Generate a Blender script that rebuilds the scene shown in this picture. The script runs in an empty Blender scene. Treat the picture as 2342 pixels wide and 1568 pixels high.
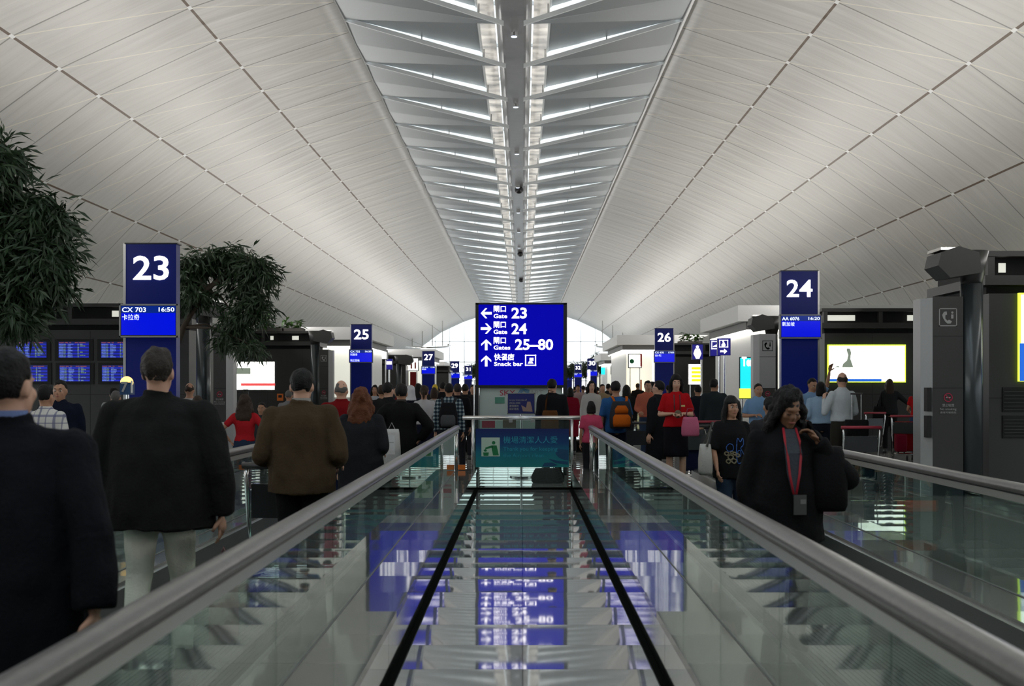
import bpy, bmesh, math, random
from mathutils import Vector, Matrix, noise
R = random.Random(7)
PI = math.pi
sc = bpy.context.scene
C = sc.collection

# ---------------------------------------------------------------- camera, sky, lights, exposure
EYE = 1.55; F = 2927.0; VX, VY = 1195.0, 888.0          # eye height, focal length in pixels, vanishing point
cd = bpy.data.cameras.new('camera'); cam = bpy.data.objects.new('camera', cd); C.objects.link(cam)
cam.location = (0, 0, EYE); cam.rotation_euler = (PI/2, 0, 0)
cd.sensor_width = 36; cd.lens = F/2342*36
cd.shift_x = (1171-VX)/2342; cd.shift_y = (VY-784)/2342
cd.clip_start = .05; cd.clip_end = 1000
cd.dof.use_dof = True; cd.dof.focus_distance = 19; cd.dof.aperture_fstop = 4.5
sc.camera = cam
sc.view_settings.view_transform = 'Standard'; sc.view_settings.look = 'None'
sc.view_settings.gamma = 1; sc.view_settings.exposure = 0; sc.view_settings.use_curve_mapping = False
sc.cycles.max_bounces = 9; sc.cycles.diffuse_bounces = 4; sc.cycles.glossy_bounces = 5
sc.cycles.transparent_max_bounces = 24; sc.cycles.transmission_bounces = 4
sc.cycles.sample_clamp_indirect = 6; sc.cycles.blur_glossy = .3
sc.cycles.caustics_reflective = False; sc.cycles.caustics_refractive = False
sc.cycles.use_denoising = True

w = bpy.data.worlds.new('overcast_sky'); sc.world = w; w.use_nodes = True
nt = w.node_tree; bg = nt.nodes['Background']
tc = nt.nodes.new('ShaderNodeTexCoord'); sp = nt.nodes.new('ShaderNodeSeparateXYZ'); cr = nt.nodes.new('ShaderNodeValToRGB')
nt.links.new(tc.outputs['Generated'], sp.inputs[0]); nt.links.new(sp.outputs['Z'], cr.inputs[0]); nt.links.new(cr.outputs[0], bg.inputs[0])
cr.color_ramp.elements[0].color = (.95, .97, 1, 1); cr.color_ramp.elements[1].color = (.8, .9, 1, 1)
bg.inputs[1].default_value = 1.9

def area(name, loc, rot, sx, sy, power, col):
    l = bpy.data.lights.new(name, 'AREA'); l.shape = 'RECTANGLE'; l.size = sx; l.size_y = sy; l.energy = power; l.color = col
    o = bpy.data.objects.new(name, l); C.objects.link(o); o.location = loc; o.rotation_euler = rot
    return o
# the hall's uplighting: rows of floodlights lying on the cabin roofs, aimed at the vault
for sx in (-1, 1):
    area('cabin_roof_uplight', (sx*9.6, 78, 4.3), (PI, -sx*.4, 0), 2.0, 176, 2350, (1, .97, .935))
    area('cabin_roof_floodlight', (sx*9.0, 78, 4.3), (PI, -sx*1.0, 0), 1.0, 176, 2350, (1, .97, .935))

# ---------------------------------------------------------------- materials
M = {}
def mat(name, col, rough=.5, metal=0, spec=.5, emit=None, es=0, coat=0, noise_amt=0, noise_scale=20, bump=0, bump_scale=60):
    if name in M: return M[name]
    m = bpy.data.materials.new(name); m.use_nodes = True; n = m.node_tree.nodes; L = m.node_tree.links
    b = n['Principled BSDF']; b.inputs['Base Color'].default_value = (*col, 1)
    b.inputs['Roughness'].default_value = rough; b.inputs['Metallic'].default_value = metal
    b.inputs['Specular IOR Level'].default_value = spec
    if coat: b.inputs['Coat Weight'].default_value = coat; b.inputs['Coat Roughness'].default_value = .05
    if emit: b.inputs['Emission Color'].default_value = (*emit, 1); b.inputs['Emission Strength'].default_value = es
    if noise_amt or bump:
        t = n.new('ShaderNodeTexCoord'); z = n.new('ShaderNodeTexNoise'); z.inputs['Scale'].default_value = noise_scale; z.inputs['Detail'].default_value = 4
        L.new(t.outputs['Object'], z.inputs['Vector'])
        if noise_amt:
            mx = n.new('ShaderNodeMixRGB'); mx.inputs[1].default_value = (*[c*(1-noise_amt) for c in col], 1)
            mx.inputs[2].default_value = (*[min(1, c*(1+noise_amt)) for c in col], 1)
            L.new(z.outputs[0], mx.inputs[0]); L.new(mx.outputs[0], b.inputs['Base Color'])
        if bump:
            z2 = n.new('ShaderNodeTexNoise'); z2.inputs['Scale'].default_value = bump_scale; L.new(t.outputs['Object'], z2.inputs['Vector'])
            bp = n.new('ShaderNodeBump'); bp.inputs['Strength'].default_value = bump; bp.inputs['Distance'].default_value = .02
            L.new(z2.outputs[0], bp.inputs['Height']); L.new(bp.outputs[0], b.inputs['Normal'])
    M[name] = m; return m
def N(m, t, **kw):
    n = m.node_tree.nodes.new(t)
    for k, v in kw.items(): setattr(n, k, v)
    return n
def math_(m, op, a, b=None, c=None):
    n = N(m, 'ShaderNodeMath', operation=op)
    for i, v in enumerate((a, b, c)):
        if v is None: continue
        if isinstance(v, (int, float)): n.inputs[i].default_value = v
        else: m.node_tree.links.new(v, n.inputs[i])
    return n.outputs[0]

def glass_mat(name, tint, ior=1.5):
    m = bpy.data.materials.new(name); m.use_nodes = True; n = m.node_tree.nodes; L = m.node_tree.links
    n.remove(n['Principled BSDF'])
    tr = n.new('ShaderNodeBsdfTransparent'); tr.inputs[0].default_value = (*tint, 1)
    gl = n.new('ShaderNodeBsdfGlossy'); gl.inputs['Roughness'].default_value = 0; gl.inputs[0].default_value = (.93, .97, .95, 1)
    ge = n.new('ShaderNodeNewGeometry'); fr = n.new('ShaderNodeFresnel'); mx = n.new('ShaderNodeMixShader')
    i = math_(m, 'ADD', math_(m, 'MULTIPLY', ge.outputs['Backfacing'], 1/ior-ior), ior)
    L.new(i, fr.inputs[0]); L.new(fr.outputs[0], mx.inputs[0]); L.new(tr.outputs[0], mx.inputs[1]); L.new(gl.outputs[0], mx.inputs[2])
    L.new(mx.outputs[0], n['Material Output'].inputs[0]); M[name] = m; return m
glass_mat('balustrade_glass', (.76, .85, .82), 1.62); glass_mat('window_glass', (.97, .99, .99), 1.45)

def line_mask(m, val, w):           # 1 where frac(val) is within w of a whole number
    f = math_(m, 'FRACT', math_(m, 'ADD', val, .5))
    return math_(m, 'LESS_THAN', math_(m, 'ABSOLUTE', math_(m, 'SUBTRACT', f, .5)), w)
def ceiling_mat():
    m = mat('vault_panels', (.62, .6, .56), .42, .12); n = m.node_tree.nodes; L = m.node_tree.links; b = n['Principled BSDF']
    uv = N(m, 'ShaderNodeUVMap'); s = N(m, 'ShaderNodeSeparateXYZ'); L.new(uv.outputs[0], s.inputs[0])
    u, v = s.outputs[0], s.outputs[1]
    base = N(m, 'ShaderNodeMixRGB'); base.inputs[1].default_value = (.50, .485, .455, 1); base.inputs[2].default_value = (.66, .645, .61, 1)
    nz = N(m, 'ShaderNodeTexNoise'); nz.inputs['Scale'].default_value = 1; nz.inputs['Detail'].default_value = 3
    mp = N(m, 'ShaderNodeMapping'); mp.inputs['Scale'].default_value = (1.1, 9, 1); L.new(uv.outputs[0], mp.inputs[0]); L.new(mp.outputs[0], nz.inputs['Vector'])
    L.new(nz.outputs[0], base.inputs[0])
    def over(prev, mask, col):
        x = N(m, 'ShaderNodeMixRGB'); L.new(mask, x.inputs[0]); L.new(prev, x.inputs[1]); x.inputs[2].default_value = (*col, 1); return x.outputs[0]
    seam = math_(m, 'MULTIPLY', line_mask(m, math_(m, 'MULTIPLY', v, 6), .035), .14)
    c = over(base.outputs[0], seam, (.3, .29, .27))
    dark = line_mask(m, v, .011); cream = line_mask(m, math_(m, 'ADD', v, u), .012)
    c = over(c, math_(m, 'MULTIPLY', cream, .5), (.9, .84, .68))
    c = over(c, math_(m, 'MULTIPLY', dark, .8), (.16, .15, .13))
    brown = math_(m, 'MULTIPLY', line_mask(m, u, .0105), math_(m, 'GREATER_THAN', u, .5))
    c = over(c, brown, (.10, .055, .025))
    cap = math_(m, 'MULTIPLY', math_(m, 'MULTIPLY', line_mask(m, u, .014), line_mask(m, v, .045)), math_(m, 'GREATER_THAN', u, .5))
    c = over(c, cap, (.85, .85, .83))
    L.new(c, b.inputs['Base Color'])
    w = N(m, 'ShaderNodeTexNoise'); w.inputs['Scale'].default_value = 1; w.inputs['Detail'].default_value = 2
    mp2 = N(m, 'ShaderNodeMapping'); mp2.inputs['Scale'].default_value = (.8, 5, 1); L.new(uv.outputs[0], mp2.inputs[0]); L.new(mp2.outputs[0], w.inputs['Vector'])
    # each panel is dished a little between its joints
    t = math_(m, 'SUBTRACT', math_(m, 'FRACT', math_(m, 'MULTIPLY', v, 2)), .5)
    hgt = math_(m, 'ADD', math_(m, 'MULTIPLY', math_(m, 'MULTIPLY', t, t), .07), math_(m, 'MULTIPLY', w.outputs[0], .06))
    bp = N(m, 'ShaderNodeBump'); bp.inputs['Strength'].default_value = 1; bp.inputs['Distance'].default_value = .5
    L.new(hgt, bp.inputs['Height']); L.new(bp.outputs[0], b.inputs['Normal'])
    return m
ceiling_mat()
def glow_mat(name, c0, c1, e, sc_):
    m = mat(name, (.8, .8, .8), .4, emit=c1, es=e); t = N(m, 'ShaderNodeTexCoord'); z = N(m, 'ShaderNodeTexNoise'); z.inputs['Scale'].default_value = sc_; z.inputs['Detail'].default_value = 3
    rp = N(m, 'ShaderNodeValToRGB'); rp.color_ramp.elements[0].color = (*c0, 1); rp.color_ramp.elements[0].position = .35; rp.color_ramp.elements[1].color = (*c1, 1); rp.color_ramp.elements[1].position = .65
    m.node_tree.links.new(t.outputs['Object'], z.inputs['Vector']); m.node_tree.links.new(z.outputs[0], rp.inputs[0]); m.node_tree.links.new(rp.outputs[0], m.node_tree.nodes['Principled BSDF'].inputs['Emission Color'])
glow_mat('slit_sky_glow', (.5, .56, .58), (.95, 1, 1), 1.25, 2.2); glow_mat('flange_glow', (.2, .2, .19), (1, .93, .82), .62, 1.6)  # added glow for the louvre slits and the duct flange, neither is a lamp

TILE = .667; TY0 = 3.066
def stone_mat(name, cols, rough, joint, k=.018, tx=.9, ioredge=.5, xoff=0, wav=.0016, centre=None):
    m = mat(name, cols[0], rough, 0, ioredge); n = m.node_tree.nodes; L = m.node_tree.links; b = n['Principled BSDF']
    g = N(m, 'ShaderNodeNewGeometry'); s = N(m, 'ShaderNodeSeparateXYZ'); L.new(g.outputs['Position'], s.inputs[0]); x, y = s.outputs[0], s.outputs[1]
    v = math_(m, 'DIVIDE', math_(m, 'SUBTRACT', y, TY0), TILE); u = math_(m, 'DIVIDE', math_(m, 'SUBTRACT', x, xoff), tx)
    nz = N(m, 'ShaderNodeTexNoise'); nz.inputs['Scale'].default_value = 14; nz.inputs['Detail'].default_value = 6; L.new(g.outputs['Position'], nz.inputs['Vector'])
    mx = N(m, 'ShaderNodeMixRGB'); L.new(nz.outputs[0], mx.inputs[0]); mx.inputs[1].default_value = (*cols[0], 1); mx.inputs[2].default_value = (*cols[1], 1)
    c = mx.outputs[0]
    if centre: pass
    if centre:      # darker granite runs between the walkways
        a = math_(m, 'MULTIPLY', math_(m, 'LESS_THAN', math_(m, 'ABSOLUTE', x), .8), math_(m, 'LESS_THAN', y, 19.7))
        q = N(m, 'ShaderNodeMixRGB'); L.new(a, q.inputs[0]); L.new(c, q.inputs[1]); q.inputs[2].default_value = (*centre, 1); c = q.outputs[0]; L.new(math_(m, 'MULTIPLY', a, .6), b.inputs['Metallic'])
    ln = math_(m, 'MAXIMUM', line_mask(m, v, .006), line_mask(m, u, .004))
    q = N(m, 'ShaderNodeMixRGB'); L.new(ln, q.inputs[0]); L.new(c, q.inputs[1]); q.inputs[2].default_value = (*joint, 1); L.new(q.outputs[0], b.inputs['Base Color'])
    ti = math_(m, 'FLOOR', v); ui = math_(m, 'FLOOR', u)
    cb = N(m, 'ShaderNodeCombineXYZ'); L.new(ti, cb.inputs[0]); L.new(ui, cb.inputs[1]); wn = N(m, 'ShaderNodeTexWhiteNoise', noise_dimensions='2D'); L.new(cb.outputs[0], wn.inputs['Vector'])
    t = math_(m, 'MULTIPLY', math_(m, 'SUBTRACT', math_(m, 'FRACT', v), .5), TILE)
    h1 = math_(m, 'MULTIPLY', math_(m, 'MULTIPLY', t, t), k)
    h2 = math_(m, 'MULTIPLY', t, math_(m, 'MULTIPLY', math_(m, 'SUBTRACT', wn.outputs[0], .5), .003))
    mp = N(m, 'ShaderNodeMapping'); mp.inputs['Scale'].default_value = (1.6, 1.6, 1); L.new(g.outputs['Position'], mp.inputs[0])
    wv = N(m, 'ShaderNodeTexNoise'); wv.inputs['Scale'].default_value = 1; wv.inputs['Detail'].default_value = 0; L.new(mp.outputs[0], wv.inputs['Vector'])
    h = math_(m, 'ADD', math_(m, 'ADD', h1, h2), math_(m, 'MULTIPLY', wv.outputs[0], wav))
    bp = N(m, 'ShaderNodeBump'); bp.inputs['Strength'].default_value = 1; bp.inputs['Distance'].default_value = 1
    L.new(h, bp.inputs['Height']); L.new(bp.outputs[0], b.inputs['Normal'])
    return m
stone_mat('granite_floor', [(.30, .30, .285), (.38, .38, .36)], .045, (.1, .1, .1), centre=(.40, .41, .40), ioredge=.8, k=.028)
stone_mat('deck_panels', [(.145, .145, .133), (.17, .17, .155)], .05, (.2, .2, .19), k=.006, tx=50, ioredge=.7, wav=.0012, xoff=25)

mat('louvre_metal', (.25, .275, .285), .36, .3, bump=.05, bump_scale=3)
mat('louvre_edge', (.72, .75, .75), .35, .1); mat('white_paint', (.84, .84, .82), .45, noise_amt=.04); mat('duct_metal', (.30, .30, .305), .3, .5, noise_amt=.15, noise_scale=3)
mat('dark_cladding', (.030, .031, .028), .42, 0, .45, noise_amt=.12, noise_scale=2); mat('dark_joint', (.008, .008, .008), .6)
mat('slot_black', (.006, .006, .006), .7); mat('grey_cladding', (.30, .31, .31), .4, .2, noise_amt=.05); mat('grey_column', (.055, .065, .07), .25, .4)
mat('steel', (.62, .62, .61), .18, 1, noise_amt=.05); mat('brushed_steel', (.5, .5, .49), .32, 1, bump=.03); mat('mirror_steel', (.72, .78, .76), .06, 1, noise_amt=.08, noise_scale=2)
mat('rubber', (.03, .03, .032), .22, 0, .6); mat('gutter_black', (.005, .006, .005), 1, 0, .02, noise_amt=.4); mat('pallet_metal', (.06, .062, .063), .35, .5)
mat('handrail_cover', (.13, .125, .118), .3, .1, .6, noise_amt=.3, noise_scale=25, bump=.05, bump_scale=14); mat('pale_profile', (.50, .50, .47), .3, .6)
mat('sign_navy', (.004, .008, .085), .35, 0, .25, emit=(0, .004, .07), es=.4); mat('sign_frame', (.03, .033, .035), .35, .6)
mat('sign_blue_lit', (.001, .001, .06), .6, 0, .1, emit=(0, 0, .38), es=1.0); mat('screen_blue', (0, 0, .05), .2, emit=(0, .006, .72), es=1.0)
mat('screen_head', (0, 0, .05), .2, emit=(.002, .02, .2), es=1.0)
mat('lit_white', (.8, .8, .8), .5, emit=(1, .96, .9), es=2.2); mat('lit_text', (.8, .8, .8), .5, emit=(.72, .82, 1), es=1.3)
mat('lit_pink', (.8, .8, .8), .5, emit=(1, .93, 1), es=1.7)
mat('ad_white', (.8, .8, .8), .5, emit=(1, 1, .93), es=3); mat('ad_yellowgreen', (.7, .8, .1), .5, emit=(.72, 1, .06), es=1.5); mat('ad_blue', (.02, .1, .5), .5, emit=(.01, .12, .6), es=1)
mat('ad_cyan', (.02, .6, .7), .5, emit=(.01, .72, .85), es=1.1); mat('ad_red', (.7, .05, .05), .5, emit=(.8, .08, .08), es=1); mat('ad_grey', (.2, .24, .2), .5, emit=(.22, .26, .2), es=.8)
mat('ad_yellow', (.8, .7, .02), .5, emit=(.95, .8, .02), es=1.1); mat('warm_lit', (.9, .8, .6), .5, emit=(1, .78, .5), es=1.6); mat('cream_lit', (.9, .88, .8), .5, emit=(.75, .76, .66), es=.75)
mat('fill_glow', (.9, .9, .9), .5, emit=(1, .97, .88), es=8); mat('lamp_amber', (.9, .5, .1), .4, emit=(1, .5, .12), es=3); mat('red_mark', (.35, .01, .05), .5); mat('orange', (.75, .18, .02), .5); mat('orange_red', (.6, .09, .02), .5)  # the soffit glow is an added fill for the kiosk walls
mat('plate_grey', (.16, .16, .155), .5); mat('grey_text', (.33, .33, .32), .5); mat('shop_red', (.35, .01, .01), .5); mat('asphalt', (.25, .26, .27), .8, noise_amt=.1)
mat('black_plastic', (.012, .012, .013), .4); mat('crimson', (.3, .02, .04), .45); mat('seat_blue', (.01, .03, .3), .5); mat('white_plain', (.72, .73, .72), .5)
mat('leaf', (.018, .042, .014), .5, noise_amt=.5, noise_scale=3); mat('leaf_bright', (.05, .13, .02), .5, noise_amt=.4, noise_scale=3); mat('bark', (.05, .035, .022), .8, noise_amt=.3); mat('pot', (.12, .11, .1), .6)

# ---------------------------------------------------------------- mesh helpers
class MB:
    def __init__(s): s.v = []; s.f = []; s.uv = None
    def quad(s, a, b, c, d): i = len(s.v); s.v += [a, b, c, d]; s.f.append((i, i+1, i+2, i+3)); return s
    def box(s, x0, x1, y0, y1, z0, z1):
        i = len(s.v); s.v += [(x, y, z) for z in (z0, z1) for y in (y0, y1) for x in (x0, x1)]
        s.f += [tuple(i+k for k in q) for q in ((0, 2, 3, 1), (4, 5, 7, 6), (0, 1, 5, 4), (2, 6, 7, 3), (0, 4, 6, 2), (1, 3, 7, 5))]; return s
    def tube(s, pts, rad, n=12, cap=True, flat=(1, 1)):
        pts = [Vector(p) for p in pts]; rad = rad if isinstance(rad, (list, tuple)) else [rad]*len(pts); i0 = len(s.v); m = len(pts)
        for k, p in enumerate(pts):
            d = (pts[min(k+1, m-1)]-pts[max(k-1, 0)]).normalized()
            ref = Vector((0, 0, 1)) if abs(d.z) < .9 else Vector((0, 1, 0))
            a = d.cross(ref).normalized(); b = a.cross(d)
            for j in range(n):
                t = 2*PI*j/n; s.v.append(tuple(p+a*math.cos(t)*rad[k]*flat[0]+b*math.sin(t)*rad[k]*flat[1]))
        for k in range(m-1):
            for j in range(n): a = i0+k*n+j; b = i0+k*n+(j+1) % n; s.f.append((a, b, b+n, a+n))
        if cap: s.f.append(tuple(range(i0+n-1, i0-1, -1))); s.f.append(tuple(i0+(m-1)*n+j for j in range(n)))
        return s
    def loft(s, rings, n=20, sq=2.0, M=None):       # rings (z, rx, ry, cx, cy)
        i0 = len(s.v); m = len(rings)
        for r in rings:
            z, rx, ry = r[:3]; cx = r[3] if len(r) > 3 else 0; cy = r[4] if len(r) > 4 else 0
            for j in range(n):
                t = 2*PI*j/n; c, q = math.cos(t), math.sin(t)
                v = Vector((cx+rx*math.copysign(abs(c)**(2/sq), c), cy+ry*math.copysign(abs(q)**(2/sq), q), z))
                s.v.append(tuple(M @ v) if M else tuple(v))
        for k in range(m-1):
            for j in range(n): a = i0+k*n+j; b = i0+k*n+(j+1) % n; s.f.append((a, b, b+n, a+n))
        s.f.append(tuple(range(i0+n-1, i0-1, -1))); s.f.append(tuple(i0+(m-1)*n+j for j in range(n))); return s
    def ell(s, c, r, M=None, n=14, m=10, fn=None):
        i0 = len(s.v)
        def P(a, b):
            d = Vector((math.sin(a)*math.cos(b), math.sin(a)*math.sin(b), math.cos(a))); k = fn(d) if fn else 1
            v = Vector((c[0]+d.x*r[0]*k, c[1]+d.y*r[1]*k, c[2]+d.z*r[2]*k)); return tuple(M @ v) if M else tuple(v)
        s.v.append(P(0, 0))
        for k in range(1, m):
            for j in range(n): s.v.append(P(PI*k/m, 2*PI*j/n))
        s.v.append(P(PI, 0)); e = len(s.v)-1
        for j in range(n):
            q = (j+1) % n; s.f.append((i0, i0+1+j, i0+1+q)); s.f.append((e, e-n+q, e-n+j))
            for k in range(m-2): a = i0+1+k*n+j; b = i0+1+k*n+q; s.f.append((a, a+n, b+n, b))
        return s
    def prism(s, poly, p0, p1, axis='y'):           # polygon in the other two axes, extruded
        i = len(s.v); n = len(poly)
        for q in (p0, p1):
            for a, b in poly: s.v.append({'y': (a, q, b), 'x': (q, a, b), 'z': (a, b, q)}[axis])
        s.f.append(tuple(range(i, i+n))); s.f.append(tuple(range(i+2*n-1, i+n-1, -1)))
        for k in range(n): a = i+k; b = i+(k+1) % n; s.f.append((a, a+n, b+n, b))
        return s
    def build(s, name, m, parent=None, smooth=False, origin=None, fix=True):
        me = bpy.data.meshes.new(name)
        if parent is not None:
            o_ = Vector(0 for _ in range(3)) if False else Vector(parent.get('_wl', tuple(parent.location)))
        elif origin is not None: o_ = Vector(origin)
        else:
            xs = [v[0] for v in s.v]; ys = [v[1] for v in s.v]; o_ = Vector(((min(xs)+max(xs))/2, (min(ys)+max(ys))/2, min(v[2] for v in s.v)))
        if origin is not None and parent is not None: o_ = Vector(origin)
        me.from_pydata([(v[0]-o_.x, v[1]-o_.y, v[2]-o_.z) for v in s.v], [], s.f)
        if fix:
            bm = bmesh.new(); bm.from_mesh(me); bmesh.ops.recalc_face_normals(bm, faces=bm.faces); bm.to_mesh(me); bm.free()
        if smooth:
            me.polygons.foreach_set('use_smooth', [True]*len(me.polygons))
        me.materials.append(M[m] if isinstance(m, str) else m)
        o = bpy.data.objects.new(name, me); C.objects.link(o)
        if parent is not None: o.parent = parent; WL[o.name] = o_
        else: o.location = o_; WL[o.name] = o_
        return o
WL = {}
_b = MB.build
def build(s, name, m, parent=None, smooth=False, origin=None, fix=True):
    if parent is not None and origin is None: origin = WL.get(parent.name, parent.location)
    return _b(s, name, m, parent, smooth, origin, fix)
MB.build = build
_W = {'23': 'twenty-three', '24': 'twenty-four', '25': 'twenty-five', '26': 'twenty-six', '27': 'twenty-seven', '28': 'twenty-eight', '29': 'twenty-nine', '30': 'thirty', '31': 'thirty-one', '32': 'thirty-two', '34': 'thirty-four', '80': 'eighty', '7': 'seven'}
def tag(o, label=None, cat=None, group=None, kind=None):
    if label:
        import re
        o['label'] = re.sub(r'\d+', lambda q: _W.get(q.group(), q.group()), label)
    if cat: o['category'] = cat
    if group: o['group'] = group
    if kind: o['kind'] = kind
    return o
def thing(name, loc, label, cat, group=None):
    o = bpy.data.objects.new(name, None); C.objects.link(o); o.location = loc; o.empty_display_size = .1; WL[o.name] = Vector(loc)
    return tag(o, label, cat, group)
def struct(o): o['kind'] = 'structure'; return o
def B(*a): return MB().box(*a)
def px(x, d): return (x-VX)*d/F           # pixel column at distance d -> metres
def pz(y, d): return EYE+(VY-y)*d/F
def copy_tree(o, parent=None):
    c = o.copy(); C.objects.link(c)
    if parent: c.parent = parent
    for ch in list(o.children): copy_tree(ch, c)
    return c
def text_mesh(body, cap, x, y, z, align='LEFT', width=None, bold=0, extrude=.002, mb=None, spacing=1.0):
    """letters in the XZ plane facing -Y; cap = height of capitals; appended to an MB"""
    cu = bpy.data.curves.new('t', 'FONT'); cu.body = body; cu.size = 1; cu.offset = bold; cu.extrude = 0; cu.space_character = spacing; cu.resolution_u = 3
    o = bpy.data.objects.new('t', cu); TMP.collection.objects.link(o); TMP.view_layers[0].update()
    dg = TMP.view_layers[0].depsgraph; me = bpy.data.meshes.new_from_object(o.evaluated_get(dg)); TMP.collection.objects.unlink(o)
    mb = mb or MB()
    if not len(me.vertices): return mb
    vs = [v.co for v in me.vertices]; x0 = min(v.x for v in vs); x1 = max(v.x for v in vs); s = cap/.727
    sx = width/(x1-x0) if width else s; W = (x1-x0)*sx
    dx = {'LEFT': 0, 'CENTER': -W/2, 'RIGHT': -W}[align]
    for dy in ((0, extrude) if extrude else (0,)):
        i = len(mb.v); mb.v += [(x+dx+(v.x-x0)*sx, y-dy, z+v.y*s) for v in vs]; mb.f += [tuple(i+k for k in p.vertices) for p in me.polygons]
    bpy.data.objects.remove(o); bpy.data.curves.remove(cu); bpy.data.meshes.remove(me)
    return mb
TMP = bpy.data.scenes.new('tmp')

# ---------------------------------------------------------------- the hall
KN = [(4.67, 10.08), (7.65, 9.1), (10.75, 7.65), (13.2, 5.85), (15.0, 3.95), (16.3, 1.95)]
XC = -.24; VY0 = 32.95; VS = 2.8; RY0, RY1 = -22, 172
def prof(u):
    k = min(int(u), 4); t = u-k
    p = [Vector((2*KN[0][0]-KN[1][0], 2*KN[0][1]-KN[1][1]+.25))]+[Vector(q) for q in KN]+[Vector((17.2, -.3))]
    a, b, c, d = p[k:k+4]
    q = .5*((2*b)+(c-a)*t+(2*a-5*b+4*c-d)*t*t+(3*b-a-3*c+d)*t**3)
    return q*.12+(b+(c-b)*t)*.88
for side in (-1, 1):
    me = bpy.data.meshes.new('ceiling'); nu = 30; ys = [RY0]+[VY0+VS*i for i in range(-19, 50)]+[RY1]
    V = []; UVs = []; Fs = []
    for y in ys:
        for i in range(nu+1):
            u = 5*i/nu; p = prof(u); V.append((XC+side*p.x, y, p.y+EYE)); UVs.append((u, (y-VY0)/VS))
    for a in range(len(ys)-1):
        for i in range(nu): q = a*(nu+1)+i; Fs.append((q, q+1, q+nu+2, q+nu+1))
    me.from_pydata(V, [], Fs); uvl = me.uv_layers.new(name='UVMap')
    for l in me.loops: uvl.data[l.index].uv = UVs[l.vertex_index]
    me.polygons.foreach_set('use_smooth', [True]*len(me.polygons)); me.materials.append(M['vault_panels'])
    o = bpy.data.objects.new('ceiling', me); C.objects.link(o); struct(o)
    sld = o.modifiers.new('thickness', 'SOLIDIFY'); sld.thickness = .15; sld.offset = 1
    # light painted rim along the skylight
    e = XC+side*4.67
    struct(B(min(e, e-side*.06), max(e, e-side*.06), RY0, RY1, EYE+9.98, EYE+11.3).build('trim_1', 'white_paint'))

floor = MB().quad((-40, -24, 0), (40, -24, 0), (40, 230, 0), (-40, 230, 0)).build('floor', 'granite_floor'); struct(floor)
struct(MB().quad((-300, -250, -.3), (300, -250, -.3), (300, 500, -.3), (-300, 500, -.3)).build('floor', 'asphalt'))
# side glazing with its mullions, back wall, and the glazed end
for side, nm in ((-1, 'left'), (1, 'right')):
    x = XC+side*16.5
    w_ = struct(B(x-.01, x+.01, RY0, RY1, .3, 3.5).build('window_%d' % (1 if side < 0 else 2), 'window_glass'))
    fr = MB()
    for i in range(66): y = RY0+3*i; fr.box(x-.05, x+.05, y-.04, y+.04, 0, 3.6)
    fr.box(x-.08, x+.08, RY0, RY1, 3.4, 3.6); fr.box(x-.08, x+.08, RY0, RY1, 0, .3); fr.build('window_frame', 'white_paint', w_)
struct(B(-18, 18, RY0-.3, RY0, 0, 14).build('wall_back', 'grey_cladding'))
w_ = struct(B(-17, 17, 176, 176.02, .3, 13).build('window_3', 'window_glass'))
fr = MB()
for i in range(-8, 9): fr.box(i*2-.05, i*2+.05, 175.9, 176.1, 0, 13)
for z in (2.6, 5.2, 8): fr.box(-17, 17, 175.9, 176.1, z-.05, z+.05)
fr.build('window_frame', 'white_paint', w_)
# skylight glass above the louvres
w_ = struct(B(XC-4.7, XC+4.7, RY0, RY1, EYE+11.3, EYE+11.33).build('window_4', 'window_glass'))
fr = MB()
for i in range(44): y = RY0+4.57*i; fr.box(XC-4.7, XC+4.7, y-.04, y+.04, EYE+11.2, EYE+11.3)
fr.build('window_frame', 'white_paint', w_)
# spine duct
hw, zb, zt = .5, EYE+10.12, EYE+11.2; poly = []
for i in range(7): t = PI+PI/2*i/6; poly.append((XC-hw+.22+.22*math.cos(t), zb+.22+.22*math.sin(t)))
for i in range(7): t = 1.5*PI+PI/2*i/6; poly.append((XC+hw-.22+.22*math.cos(t), zb+.22+.22*math.sin(t)))
poly += [(XC+hw, zt), (XC-hw, zt)]
struct(MB().prism(poly, RY0, RY1).build('trim_2', 'duct_metal'))
for side in (-1, 1):
    a = XC+side*.55; b = XC+side*.97
    struct(B(min(a, b), max(a, b), RY0, RY1, EYE+10.42, EYE+10.5).build('trim_3', 'flange_glow'))  # no lamp: the flange's bright look is put in as patchy emission
    struct(B(min(b, b+side*.05), max(b, b+side*.05), RY0, RY1, EYE+10.14, EYE+10.5).build('trim_4', 'louvre_edge'))
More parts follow.
